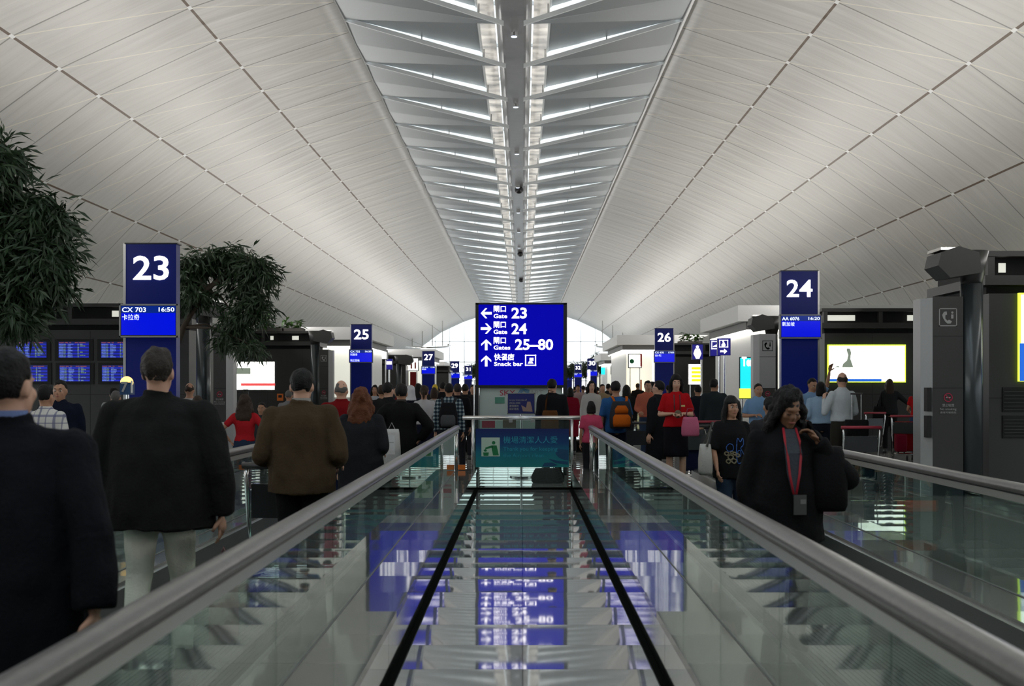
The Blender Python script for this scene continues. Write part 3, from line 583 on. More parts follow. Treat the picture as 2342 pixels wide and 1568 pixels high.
# L1 with the departure screens
d = 30.2
L1 = cabin(-16.2, px(432, d), d, 3.55, 'dark service cabin with departure screens behind gate sign 23', slots=((px(253, d), px(268, d)),))
mb = text_mesh('香港國際機場航班資料', .05, px(28, d), d-.006, pz(769, d), width=px(68, d)-px(28, d)); mb.build('small_lettering', 'grey_text', L1, fix=False)
for r_ in range(2):
    for c_ in range(4):
        x0 = px(40+97*c_-(2 if r_ == 0 else 0), d); z1 = pz(781+54*r_, d); w_, h_ = .72, .38
        sc_ = B(x0-.09, x0+w_+.09, d-.03, d-.004, z1-h_-.07, z1+.06).build('departure_screen', 'slot_black')
        tag(sc_, 'blue departures screen in the dark cabin wall, %s of the %s row' % (('leftmost', 'second from left', 'third from left', 'fourth, behind the pillar,')[c_], ('upper', 'lower')[r_]), 'screen')
        B(x0, x0+w_, d-.036, d-.03, z1-h_, z1).build('display', mat('fids_blue', (0, 0, .02), .3, emit=(0, .004, .10), es=1), sc_)
        st = MB(); gr = MB(); wh = MB(); rd = MB(); lines = 9
        for i in range(lines):
            za = z1-h_+.01+(lines-1-i)*(h_-.05)/lines; zb_ = za+.022; y_ = d-.041
            if i % 2 == 0: st.quad((x0+.005, y_+.002, za-.004), (x0+w_-.005, y_+.002, za-.004), (x0+w_-.005, y_+.002, zb_+.008), (x0+.005, y_+.002, zb_+.008))
            text_mesh('%s%03d' % (R.choice(['CX', 'KA', 'BA', 'SQ', 'TG']), R.randint(100, 999)), .024, x0+.02, y_, za, width=.09, mb=wh, extrude=0)
            text_mesh('%02d:%02d' % (16+i//4, R.randint(0, 59)), .024, x0+.12, y_, za, width=.05, mb=gr, extrude=0)
            text_mesh(R.choice(['TOKYO', 'SEOUL', 'OSAKA', 'BEIJING', 'MANILA', 'TAIPEI', 'PARIS']), .024, x0+.22, y_, za, width=R.choice([.07, .11, .13]), mb=wh, extrude=0)
            text_mesh(str(R.randint(1, 80)), .024, x0+.45, y_, za, mb=gr, width=.03, extrude=0)
            if R.random() < .7: text_mesh(R.choice(['BOARDING', 'GATE 24', 'DEPARTED', 'LAST CALL']), .024, x0+.51, y_, za, width=R.choice([.06, .12]), mb=gr, extrude=0)
        text_mesh('FLIGHT  TIME   TO         GATE  REMARKS', .022, x0+.02, d-.041, z1-.035, width=w_-.1, mb=rd, extrude=0)
        st.build('row_stripe', mat('fids_stripe', (0, 0, .1), .3, emit=(0, .01, .42), es=1), sc_, fix=False); wh.build('pale_lettering', mat('fids_pale', (.2, .3, .5), .3, emit=(.25, .4, .75), es=1), sc_, fix=False)
        gr.build('green_lettering', mat('fids_green', (.2, .3, .1), .3, emit=(.3, .5, .12), es=1), sc_, fix=False); rd.build('orange_lettering', mat('fids_orange', (.4, .1, .0), .3, emit=(.5, .12, .01), es=1), sc_, fix=False)
uplight(px(470, 29.6), 29.4, 1, 3.6, 'dark round column with a floodlight box, left beside the phone pillar', .62)
phone_pillar(px(488, 28.6), px(517, 28.6), 28.6, 2.9, 1, 'dark phone pillar left of the aisle, nearest on that side')
# L2
d = 44.7
cabin(-12.5, px(716, d), d, 3.55, 'dark cabin with plants on its roof, left between gates 23 and 25', slots=((px(667, d), px(682, d)), (px(617, d), px(624, d))))
ad = light_box(px(529, 40), px(631, 40), 40, pz(893, 40), pz(825, 40), 'white advertising light box with a red stripe, left of the brown-coated man')
tag(ad); B(px(552, 40), px(630, 40), 39.93, 39.94, pz(882, 40), pz(876, 40)).build('red_stripe', 'ad_red', ad); B(px(531, 40), px(574, 40), 39.93, 39.94, pz(855, 40), pz(841, 40)).build('grey_print', 'ad_grey', ad)
for q in (px(560, 40), px(566, 40)): B(q-.04, q+.04, 39.92, 40.02, 0, pz(890, 40)).build('stand_leg', 'steel', ad)
uplight(px(722, 44), 43.9, 1, 3.6, 'dark round column with a floodlight box, left of gate sign 25', .75)
phone_pillar(px(730, 43), px(751, 43), 43, 2.86, 1, 'dark phone pillar left of gate sign 25')
o = B(px(634, 44.7), px(648, 44.7), 44.67, 44.7, pz(916, 44.7), pz(900, 44.7)).build('safety_notice', 'orange'); tag(o, 'small orange notice on the dark wall left of the brown-coated man', 'notice'); B(px(637, 44.7), px(645, 44.7), 44.66, 44.67, pz(909, 44.7), pz(903, 44.7)).build('pictogram', 'slot_black', o)
# R1
d = 19.0
cabin(px(2262, d), 15.5, d, 3.58, 'dark service cabin filling the right edge of the photo', slots=((px(2290, d), px(2306, d)),))
for zt_, zb_ in ((885, 942), (950, 1002)):
    q = B(px(2292, d), px(2420, d), d-.022, d-.004, pz(zb_, d), pz(zt_, d)).build('vent_grille', 'slot_black'); tag(q, 'black vent opening low in the right-hand cabin, %s one' % ('upper' if zt_ == 885 else 'lower'), 'vent')
    mb = MB()
    for i in range(6): z = pz(zb_, d)+.03+i*(pz(zt_, d)-pz(zb_, d)-.05)/6; mb.box(px(2295, d), px(2418, d), d-.035, d-.02, z, z+.012)
    mb.build('slat', 'dark_cladding', q)
ad = light_box(px(2326, d), px(2520, d), d-.02, pz(872, d), pz(670, d), 'lit advertising panel cut by the right edge of the photo', 'ad_white', 'ad_yellowgreen'); B(px(2327, d), px(2519, d), d-.1, d-.085, pz(871, d), pz(785, d)).build('blue_base_print', 'ad_blue', ad)
o = uplight(px(2222, 18.6), 18.6, -1, 3.62, 'thick dark column with a floodlight box by the right phone pillar', .72)
phone_pillar(px(2133, 18.5), px(2203, 18.5), 18.5, 2.88, -1, 'large dark phone pillar at the right, nearest the camera')
mb = B(px(2113, 18.5)+.0, px(2113, 18.5)+.04, 18.6, 18.62, .3, .5)
sl = MB()
for za, zb_ in ((886, 940), (950, 1000)): sl.box(px(2118, 18.5), px(2128, 18.5), 18.45, 18.6, pz(zb_, 18.5), pz(za, 18.5))
o = sl.build('coin_slot_panel', 'slot_black'); tag(o, 'tall black slots in the pale cheek of the nearest right phone pillar', 'panel')
# R2
d = 32
cabin(px(1886, d), 15.8, d, 3.55, 'dark cabin with a bright advert behind gate sign 24', slots=((px(1893, d), px(1958, d)), (px(2078, d), px(2110, d))))
ad = light_box(px(1892, d), px(2070, d), d, pz(874, d), pz(788, d), 'wide glowing white advert with a blue strip, right of gate sign 24', 'ad_white', 'ad_yellowgreen')
B(px(1895, d), px(2014, d), d-.09, d-.066, pz(872, d), pz(866, d)).build('blue_strip', 'ad_blue', ad)
mb = MB(); flat(mb, PX([(1936, 796), (1942, 797), (1945, 806), (1943, 820), (1950, 840), (1924, 840), (1926, 832), (1935, 824), (1938, 812), (1934, 800)], d), d-.08); flat(mb, PX([(1906, 840), (1915, 836), (1920, 840)], d), d-.08)
mb.build('portrait_print', 'ad_grey', ad, fix=False)
uplight(px(1768, 33), 33.2, -1, 3.5, 'dark round column with a floodlight box, left behind gate sign 24', .7)
phone_pillar(px(1737, 32.1), px(1774, 32.1), 32.1, 2.92, -1, 'pale grey phone pillar with a black notice, left of gate sign 24', True)
# far cabins
cabin(-9.5, px(928, 74), 74, 3.5, 'dark cabin far off between gates 25 and 27', depth=1.7)
uplight(px(912, 73), 73, 1, 3.5, 'dark column far off, left of the lit shop fascia')
cabin(px(1540, 58), 11, 58, 3.6, 'dark cabin with plants on top behind gate sign 26', depth=4)
ad = light_box(px(1573, 56), px(1606, 56), 56, pz(880, 56), pz(831, 56), 'white light box with yellow lines of print, right of gate sign 26')
mb = MB()
for i in range(4): mb.box(px(1581, 56), px(1603, 56), 55.92, 55.93, pz(845+9*i, 56), pz(839+9*i, 56))
mb.build('yellow_print', 'ad_yellow', ad); legs(ad, px(1578, 56), px(1600, 56), 55.97, pz(878, 56))
cabin(-8.6, px(1026, 104), 104, 3.4, 'small dark cabin in the distance, left of gate sign 29', depth=4); cabin(px(1386, 104), 9.5, 104, 3.4, 'small dark cabin in the distance, right of gate sign 30', depth=4)

# ---------------------------------------------------------------- white kiosks
def kiosk(x0, x1, d0, d1, ztop, label, over=.5, wall='cream_lit', side=1, roofh=.5):
    r = thing('white_kiosk', ((x0+x1)/2, (d0+d1)/2, 0), label, 'kiosk')
    B(x0+over, x1-over, d0+over, d1-over, 0, ztop-roofh-.25).build('wall', 'white_paint', r)
    B(x0+over+.02, x1-over-.02, d0+over-.03, d0+over-.005, 1.2, ztop-roofh-.3).build('lit_wall', wall, r)  # light on the front wall is put in as its own emission
    B(x0, x1, d0, d1, ztop-roofh, ztop).build('roof_fascia', 'white_paint', r)
    B(x0+.3, x1-.3, d0+.3, d1-.3, ztop-roofh-.25, ztop-roofh).build('soffit', 'plate_grey', r)
    B(x0+.35, x1-.35, d0+.33, d0+.40, ztop-roofh-.29, ztop-roofh-.252).build('soffit_fill', 'fill_glow', r); xi = x0+.33 if x0 > 0 else x1-.40  # added glowing strips under the roof edge, only to brighten the walls
    B(xi, xi+.07, d0+.45, d1-.4, ztop-roofh-.29, ztop-roofh-.252).build('soffit_fill', 'fill_glow', r)
    mb = MB()
    for i in range(1, int((x1-x0)/1.2)): x = x0+i*1.2; mb.box(x-.008, x+.008, d0+over-.04, d0+over-.03, 0, ztop-roofh-.3)
    mb.build('panel_joint', 'plate_grey', r); return r
kiosk(px(1688, 40), 15.5, 40, 48.5, 4.15, 'white kiosk with a deep flat roof, left of gate sign 24')
kiosk(-12.6, px(868, 54), 51, 60, 4.0, 'white kiosk with a pale lit wall behind gate sign 25')
kiosk(-12, px(998, 84), 83, 92, 4.1, 'white canopied kiosk behind gate sign 27')
kiosk(px(1418, 64), 12, 66, 78, 4.3, 'white shop block between gate signs 26 and 28')
kiosk(px(1370, 95), 11, 93, 101, 4.1, 'white canopied kiosk far off behind gate sign 28')
kiosk(-11, px(1018, 118), 117, 127, 4.0, 'distant white kiosk left of gate sign 31'); kiosk(px(1350, 122), 11, 121, 130, 4.0, 'distant white kiosk right of gate sign 32')
# signs and adverts on them
def small_sign(x0, x1, y0, y1, d, label, pict, pole=None):
    o = B(px(x0, d), px(x1, d), d, d+.14, pz(y1, d), pz(y0, d)).build('pictogram_sign', 'sign_navy'); tag(o, label, 'sign'); B(px(x0+1, d), px(x1-1, d), d-.005, d, pz(y1-1, d), pz(y0+1, d)).build('lit_face', mat('sign_violet_lit', (.01, .01, .15), .5, emit=(.008, .006, .16), es=1), o)
    mb = MB()
    for p in pict: (disc(mb, px(p[1], d), pz(p[2], d), p[3]*d/F, d-.01) if p[0] == 'o' else frame2(mb, px(p[1], d), px(p[2], d), pz(p[4], d), pz(p[3], d), 1.6*d/F, d-.01) if p[0] == 'f' else flat(mb, PX(p[1], d), d-.01))
    mb.build('pictogram', 'lit_white', o, fix=False)
    if pole: MB().tube([(px(pole, d), d+.07, 0), (px(pole, d), d+.07, pz(y1, d))], .04).build('pole', 'steel', o)
    return o
small_sign(1583, 1608, 787, 822, 46, 'lit blue washroom sign with a white woman figure', [('o', 1595, 793, 3.4), ('p', [(1590, 797), (1600, 797), (1604, 808), (1599, 820), (1592, 820), (1586, 808)])], 1605)
small_sign(1624, 1648, 777, 814, 41, 'blue sign with a drinks pictogram, just left of the wheelchair sign', [('f', 1627, 1646, 780, 798), ('p', [(1630, 793), (1643, 793), (1641, 787), (1633, 790)])], 1646)
small_sign(1641, 1671, 773, 812, 38, 'blue wheelchair sign with a right arrow on a thin pole', [('f', 1645, 1665, 777, 794), ('o', 1654, 780, 1.8), ('o', 1654, 789, 4), ('p', [(1653, 782), (1656, 782), (1660, 790), (1653, 787)]), ('p', [(1647, 801), (1656, 801), (1656, 797), (1663, 803), (1656, 809), (1656, 805), (1647, 805)])], 1658)
small_sign(853, 866, 814, 840, 60, 'far blue washroom sign just right of gate sign 25', [('o', 859, 818, 2.4), ('p', [(856, 821), (863, 821), (864, 830), (862, 838), (857, 838), (855, 830)])], 866)
small_sign(882, 898, 820, 845, 68, 'far blue sign with a drinks pictogram over the crowd', [('p', [(884, 826), (896, 826), (896, 833), (884, 833)])], 890)
ad = light_box(px(1690, 39.5), px(1737, 39.5), 39.5, pz(912, 39.5), pz(816, 39.5), 'turquoise lit advert panel left of the pale phone pillar', 'ad_cyan')
text_mesh('Terra', .28, px(1697, 39.4), 39.42, pz(836, 39.4), width=px(1737, 39.4)-px(1697, 39.4), bold=.03).build('white_lettering', 'ad_white', ad, fix=False); B(px(1691, 39.4), px(1722, 39.4), 39.40, 39.42, pz(910, 39.4), pz(888, 39.4)).build('yellow_print', 'ad_yellowgreen', ad)
mb = MB(); disc(mb, px(1729, 39.4), pz(864, 39.4), .13, 39.42); mb.build('white_print', 'ad_white', ad, fix=False); legs(ad, px(1697, 39.5), px(1730, 39.5), 39.47, pz(910, 39.5))
def fascia(x0, x1, y0, y1, d, label, m1='ad_white', extra=None):
    o = B(px(x0, d), px(x1, d), d, d+.3, pz(y1, d), pz(y0, d)).build('shop_fascia', 'sign_frame'); tag(o, label, 'shop sign'); B(px(x0, d)+.04, px(x1, d)-.04, d-.02, d, pz(y1, d)+.04, pz(y0, d)-.04).build('lit_face', m1, o)
    if extra: extra(o)
    legs(o, px(x0, d)+.1, px(x1, d)-.1, d+.15, pz(y1, d)+.02)
    return o
fascia(864, 886, 800, 822, 62, 'glowing shop fascia right behind gate sign 25')
def mm(o):
    mb = MB()
    for a in (939, 948): flat(mb, PX([(a, 828), (a+4, 828), (a+4, 843), (a, 843)], 76), 75.96)
    mb.build('dark_print', 'shop_red', o, fix=False)
fascia(929, 957, 818, 848, 76, 'glowing white shop fascia with dark strokes, left of gate sign 27', extra=mm)
def sb(o): mb = MB(); disc(mb, px(1445, 65), pz(826, 65), .12, 64.95); mb.build('green_print', 'picto_green', o, fix=False); B(px(1464, 65), px(1468, 65), 64.9, 65.3, pz(838, 65), pz(809, 65)).build('red_edge', 'shop_red', o)
fascia(1437, 1468, 809, 841, 65, 'white shop sign with a green spot and red edge, left of gate sign 26', extra=sb)
for a, b, c_, e, dd, m_, lb in ((1440, 1462, 842, 905, 65.6, 'warm_lit', 'warm lit shop doorway under the sign with the green spot'), (1492, 1496, 818, 868, 64, 'lit_white', 'thin bright light strip left of gate sign 26'), (938, 952, 850, 905, 77, 'shop_red', 'dark red shop doorway under the glowing fascia'), (1054, 1058, 862, 890, 112, 'lit_white', 'far bright lamp strip left of gate sign 31'), (1344, 1350, 845, 862, 108, 'lit_white', 'far oval lamp right of gate sign 30'), (1375, 1386, 840, 856, 96, 'ad_cyan', 'far green exit box by gate sign 28'), (1463, 1468, 868, 905, 65.5, 'orange', 'orange post beside the warm shop doorway')):
    fl = e > 860; o = B(px(a, dd), px(b, dd), dd, dd+.1, 0 if fl else pz(e, dd), pz(c_, dd)).build('lit_box' if not fl else 'shopfront', m_); tag(o, lb, 'lamp' if not fl else 'shopfront')
    if not fl: legs(o, (px(a, dd)+px(b, dd))/2, (px(a, dd)+px(b, dd))/2, dd+.05, pz(e, dd))
# beacon 7
d = 17.9; r = thing('numbered_beacon', (px(287, d), d, 0), 'small blue plate numbered 7 with a glowing amber lamp on top', 'beacon')
B(px(274, d), px(298, d), d, d+.2, pz(902, d), pz(874, d)).build('plate', mat('beacon_blue', (.01, .05, .14), .5), r); text_mesh('7', .14, px(285, d), d-.006, pz(895, d), 'CENTER', bold=.03).build('number', 'grey_text', r, fix=False)
MB().ell((px(285, d), d+.1, pz(874, d)), (.09, .09, .085)).build('amber_lamp', 'lamp_amber', r, smooth=True); MB().tube([(px(287, d), d+.1, 0), (px(287, d), d+.1, pz(902, d))], .025).build('pole', 'steel', r); B(px(299, d), px(302, d), d, d+.03, pz(898, d), pz(870, d)).build('bracket', 'white_plain', r)
MB().tube([(px(287, d), d+.1, 0), (px(287, d), d+.1, .03)], .2, 20).build('base', 'steel', r)
# far suspended gallery rings by the glazed end
for sx, nm in ((-1, 'left'), (1, 'right')):
    mb = MB()
    for q in range(14): a = PI*q/13; mb.tube([(sx*(11.5+3*math.cos(a)), 150+8*math.sin(a), 6.6), (sx*(11.5+3*math.cos(a+.24)), 150+8*math.sin(a+.24), 6.6)], .12, 6)
    o = mb.build('hanging_lamp_ring', 'steel'); tag(o, 'curved lamp ring hanging near the glazed end of the hall, %s side' % nm, 'lamp ring'); mb = MB()
    for q in range(4): mb.tube([(sx*(9.5+q*1.2), 152, 6.6), (sx*(9.5+q*1.2), 152, 9.6-q*.5)], .05, 6)
    mb.build('hanger', 'steel', o)
#@@REST
# ---------------------------------------------------------------- people
JOBS = []
def job(mb, name, m, parent, vox, extra=None, wr=0, wk=9, smooth=2):
    me = bpy.data.meshes.new(name); me.from_pydata([tuple(v) for v in mb.v], [], mb.f)
    bm = bmesh.new(); bm.from_mesh(me); bmesh.ops.recalc_face_normals(bm, faces=bm.faces); bm.to_mesh(me); bm.free()
    o = bpy.data.objects.new('t_'+name, me); TMP.collection.objects.link(o)
    q = o.modifiers.new('r', 'REMESH'); q.mode = 'VOXEL'; q.voxel_size = vox
    q = o.modifiers.new('s', 'SMOOTH'); q.factor = .5; q.iterations = smooth
    JOBS.append((o, name, m, parent, extra, wr, wk))
    return len(JOBS)-1
def flush():
    TMP.view_layers[0].update(); dg = TMP.view_layers[0].depsgraph; out = []
    for o, name, m, parent, extra, wr, wk in JOBS:
        me = bpy.data.meshes.new_from_object(o.evaluated_get(dg)); me.name = name
        if wr:
            sd = Vector((len(out)*3.1, 1.7, 0)); nr = [v.normal.copy() for v in me.vertices]
            for v, n_ in zip(me.vertices, nr):
                p = Vector((v.co.x*wk, v.co.y*wk, v.co.z*wk*.55))+sd
                v.co += n_*(noise.noise(p)*wr+noise.noise(p*2.3)*wr*.4)
        if extra:
            bm = bmesh.new(); bm.from_mesh(me); t = bpy.data.meshes.new('x'); t.from_pydata([tuple(v) for v in extra.v], [], extra.f); bm.from_mesh(t)
            bm.to_mesh(me); bm.free(); bpy.data.meshes.remove(t)
        me.materials.clear(); me.materials.append(M[m] if isinstance(m, str) else m); me.polygons.foreach_set('use_smooth', [True]*len(me.polygons))
        ob = bpy.data.objects.new(name, me); C.objects.link(ob); ob.parent = parent; out.append(ob); WL[ob.name] = WL[parent.name]
    for j in JOBS: bpy.data.objects.remove(j[0])
    JOBS.clear(); return out
def cm(c, rough=.85, **k):
    n = 'cloth_%.3f_%.3f_%.3f' % c; return mat(n, tuple(q*.8 for q in c), rough, 0, .08, bump=.25, bump_scale=70, **k)
mat('skin_tan', (.36, .19, .115), .5, 0, .35, noise_amt=.06, noise_scale=30); mat('skin_pale', (.50, .29, .20), .5, 0, .35, noise_amt=.06, noise_scale=30); mat('skin_brown', (.20, .10, .055), .5, 0, .35)
mat('eye_white', (.55, .53, .5), .25); mat('iris_dark', (.012, .008, .006), .15); mat('lips', (.30, .09, .075), .4); mat('hair_black', (.006, .0055, .0055), .55, 0, .18, bump=.5, bump_scale=120); mat('hair_auburn', (.09, .028, .010), .6, 0, .2, bump=.5, bump_scale=110)
mat('hair_brown', (.03, .018, .011), .6, 0, .2, bump=.5, bump_scale=110); mat('hair_grey', (.10, .095, .09), .6, 0, .2, bump=.5, bump_scale=110); mat('hair_ash', (.032, .026, .021), .6, 0, .2, bump=.5, bump_scale=110); mat('hijab_white', (.55, .55, .56), .8); mat('cap_yellow', (.6, .42, .02), .7); mat('shoe_black', (.008, .008, .008), .35)
def plaid(name, base, l1, l2, sc_, w1=.09, w2=.03):
    m = mat(name, base, .85, 0, .2); t = N(m, 'ShaderNodeTexCoord'); s = N(m, 'ShaderNodeSeparateXYZ'); m.node_tree.links.new(t.outputs['Object'], s.inputs[0])
    c = None
    for ax, col, w_, k, off in ((0, l1, w1, sc_, 0), (2, l1, w1, sc_, 0), (0, l2, w2, sc_, .5), (2, l2, w2, sc_, .5)):
        a = line_mask(m, math_(m, 'ADD', math_(m, 'MULTIPLY', s.outputs[ax], k), off), w_)
        q = N(m, 'ShaderNodeMixRGB'); m.node_tree.links.new(math_(m, 'MULTIPLY', a, .7), q.inputs[0]); q.inputs[2].default_value = (*col, 1)
        if c is None: q.inputs[1].default_value = (*base, 1)
        else: m.node_tree.links.new(c, q.inputs[1])
        c = q.outputs[0]
    m.node_tree.links.new(c, m.node_tree.nodes['Principled BSDF'].inputs['Base Color']); return m
plaid('plaid_white_blue', (.5, .49, .46), (.08, .09, .18), (.12, .12, .2), 7, .08, .04)
plaid('plaid_teal', (.04, .10, .15), (.35, .40, .40), (.008, .01, .015), 16, .15, .2)
TM = [(.83, .175, .125), (.95, .17, .12), (1.08, .15, .105), (1.2, .165, .118), (1.3, .182, .12), (1.37, .178, .103), (1.425, .12, .08), (1.465, .066, .062)]
TW = [(.83, .18, .13), (.95, .172, .12), (1.08, .13, .092), (1.2, .142, .112), (1.28, .152, .118), (1.36, .152, .092), (1.415, .10, .07), (1.455, .055, .055)]
POSE = {'hang': ((.055, .02, -.275), (.065, -.03, -.52)), 'bend': ((.06, .05, -.26), (.02, -.19, -.32)), 'push': ((.07, .0, -.26), (.03, -.24, -.36)), 'fold': ((.09, .0, -.26), (-.09, -.20, -.24)), 'hip': ((.20, .07, -.22), (.06, .0, -.40)),
        'face': ((.10, -.06, -.27), (-.01, -.20, -.06)), 'up': ((.10, -.06, .20), (.10, -.14, .45)), 'out': ((.20, .02, -.18), (.36, -.05, -.30)), 'swingf': ((.06, -.05, -.27), (.06, -.20, -.47)), 'swingb': ((.07, .10, -.26), (.08, .12, -.51)), 'phone': ((.16, -.10, -.24), (.0, -.12, -.0))}
def lerp_prof(P, z):
    if z <= P[0][0]: return P[0][1:]
    for a, b in zip(P, P[1:]):
        if z <= b[0]: t = (z-a[0])/(b[0]-a[0]); return (a[1]+(b[1]-a[1])*t, a[2]+(b[2]-a[2])*t)
    return P[-1][1:]
def capsule(mb, a, b, ra, rb, n=12, flat=(1, 1)):
    a = Vector(a); b = Vector(b); d = (b-a).normalized()
    mb.tube([a-d*ra*.9, a-d*ra*.55, a, a.lerp(b, .35), b, b+d*rb*.55, b+d*rb*.9], [ra*.35, ra*.8, ra, ra+(rb-ra)*.3+.004, rb, rb*.8, rb*.35], n, flat=flat)
def hand(mb, W, d, n_, s, side, curl=.4):
    """palm, four unequal curled fingers and a thumb leaving the side of the palm"""
    d = d.normalized(); n_ = (n_-d*n_.dot(d)).normalized(); u = d.cross(n_)*side; c = W+d*.045*s
    for off, r_ in ((0, .034), (.022, .036)): mb.tube([W-d*.012*s+d*off*s*0, W+d*.02*s, W+d*.05*s, W+d*.086*s, W+d*.094*s], [.021*s, .028*s, .040*s, .038*s, .022*s], 10, flat=(1, 1)) if off == 0 else None
    # flatten the palm along its normal
    k0 = len(mb.v)-50
    for i in range(k0, len(mb.v)):
        p = Vector(mb.v[i]); q = (p-W).dot(n_); mb.v[i] = tuple(p-n_*q*.5)
    for i, (L_, o) in enumerate(((.066, .030), (.076, .011), (.070, -.010), (.054, -.029))):
        p = W+d*.085*s+u*o*s; a = 0; pts = [tuple(p-d*.01*s)]; dd = d
        for j, f in enumerate((.45, .32, .23)):
            a += curl*(.8+.12*i); dd = d*math.cos(a)+n_*math.sin(a); p = p+dd*L_*f*1.15*s; pts.append(tuple(p))
        mb.tube(pts, [.0090*s, .0086*s, .0078*s, .0058*s], 7)
    p = W+d*.03*s+u*.03*s; q = p+(d*.55+u*.75+n_*.35).normalized()*.038*s; e = q+(d*.85+u*.25+n_*.5).normalized()*.030*s
    mb.tube([tuple(W+d*.018*s+u*.012*s), tuple(p), tuple(q), tuple(e)], [.013*s, .0125*s, .0105*s, .007*s], 7)
PEOPLE = {}
def person(key, label, xpx, d, top, yaw=180, w=False, arms=('hang', 'hang'), style='shirt', col=(.1, .1, .1), hem=.86, sleeve=1.0, bottom='trousers', bcol=(.02, .02, .025), skirt_hem=.5,
           hair='short', hm='hair_black', skin='skin_tan', hyaw=0, pitch=0, bulk=1.0, stride=0, face=None, collar=None, group=None, sit=False, X=None, H=None, z0=0, trn=0):
    X = px(xpx, d) if X is None else X; H = H or pz(top, d)/(1-.012*abs(pitch)/10)
    if not sit and z0 == 0 and ((1.1 < abs(X) < 2.9 and d < 19.4) or (1.3 < abs(X) < 3.3 and 31 < d < 76)): z0 = .042
    if sit: H = H/(1.28/1.70)
    s = (H-z0)/1.70
    r = thing('person', (X, d, z0), label, 'person', group); r.rotation_euler.z = math.radians(yaw)
    WL[r.name] = Vector((0, 0, 0))
    vox = .009 if d < 9 else .012 if d < 16 else .018 if d < 26 else .026
    dz = -.42 if sit else 0
    S = lambda v: Vector(v)*s
    T = TW if w else TM; sw = .150 if w else .178; sb_ = (bulk-1) if style in ('coat', 'jacket') else 0; sh = [Vector((q*(sw+sb_*.10), .01, 1.368-sb_*.055+dz)) for q in (-1, 1)]
    piv = Vector((0, .01, 1.47+dz)); MH = Matrix.Translation(piv*s) @ Matrix.Rotation(math.radians(hyaw), 4, 'Z') @ Matrix.Rotation(math.radians(pitch), 4, 'X') @ Matrix.Scale(s, 4) @ Matrix.Translation(Vector((0, -.005, -1.47)))
    # ---- body
    b = MB(); hw = .93 if w else 1
    b.ell((0, .012, 1.597), (.074*hw, .094, .101), MH, 18, 14); b.ell((0, -.022, 1.53), (.061*hw, .072, .078), MH, 14, 12); b.ell((0, -.070, 1.482), (.027*hw, .024, .022), MH, 10, 8)
    b.ell((0, -.085, 1.60), (.045, .018, .013), MH, 10, 8); b.ell((0, -.098, 1.553), (.0145, .020, .018), MH, 10, 8); b.ell((0, -.088, 1.575), (.010, .018, .03), MH, 8, 8); b.ell((0, -.083, 1.517), (.026, .018, .015), MH, 10, 6)
    for q in (-1, 1): b.ell((q*.038, -.068, 1.548), (.022, .022, .024), MH, 8, 8); b.ell((q*.077*hw, .012, 1.565), (.010, .022, .032), MH, 8, 8)
    nk0 = S((0, .02, 1.40+dz)); nk1 = MH @ Vector((0, .012, 1.52)); b.tube([nk0, nk0.lerp(nk1, .5), nk1], [.062*s*hw, .055*s*hw, .058*s*hw], 14)
    b.loft([((z+dz)*s, rx*.88*s, ry*.88*s) for z, rx, ry in T], 20)
    wr = []; ex = MB()
    for i, q in enumerate((-1, 1)):
        e_, w_ = POSE[arms[i]]; k = bulk if style in ('coat', 'jacket') else 1; E = sh[i]+Vector((q*e_[0]*k, e_[1], e_[2])); W = sh[i]+Vector((q*w_[0]*k, w_[1], w_[2]))
        capsule(b, S(sh[i]), S(E), .044*s*hw, .036*s*hw); capsule(b, S(E), S(W), .036*s*hw, .023*s*hw); wr.append((E, W, q))
        dirn = (W-E).normalized(); inward = Vector((-q, -.15, 0)) if abs(dirn.z) > .6 else Vector((-q*.35, 0, -.9 if arms[i] != 'phone' else .3))
        if arms[i] == 'up': inward = Vector((0, -1, 0))
        hand(ex, S(W), dirn, inward, s*(.93 if w else 1), q, .32 if arms[i] in ('hang', 'up', 'swingf', 'swingb') else .55)
    legs_ = []
    for i, q in enumerate((-1, 1)):
        f = stride*(1 if i == 0 else -1)
        hip = Vector((q*.09, 0, .90)); kn = Vector((q*.095, -.03-.18*max(0, f)+.10*min(0, f)*-1, .48)); an = Vector((q*.10, .03-.26*f, .085+.07*max(0, -f)))
        if sit: hip = Vector((q*.09, 0, .48)); kn = Vector((q*.11, -.42, .50)); an = Vector((q*.11, -.42, .085))
        capsule(b, S(hip), S(kn), .080*s, .054*s); capsule(b, S(kn), S(an), .052*s, .036*s); legs_.append((hip, kn, an))
        b.ell(S(an+Vector((0, -.06, -.045))), (.04*s, .11*s, .035*s))
    if not sit: b.ell(S((0, .01, .92)), (.155*s, .11*s, .10*s))
    job(b, 'body', skin, r, vox, ex, smooth=2)
    # ---- shoes
    for hip, kn, an in legs_:
        m_ = MB(); c = an+Vector((0, -.055, 0)); base = max(.0, an.z-.085)
        m_.loft([(base*s, .046*s, .135*s, c.x*s, c.y*s), ((base+.03)*s, .05*s, .14*s, c.x*s, c.y*s), ((base+.065)*s, .044*s, .12*s, c.x*s, (c.y+.01)*s), ((base+.10)*s, .038*s, .055*s, c.x*s, (c.y+.06)*s)], 14, 2.4)
        sh_ = m_.build('shoe', 'shoe_black', r, smooth=True, origin=(0, 0, 0))
    # ---- lower garment
    g = MB()
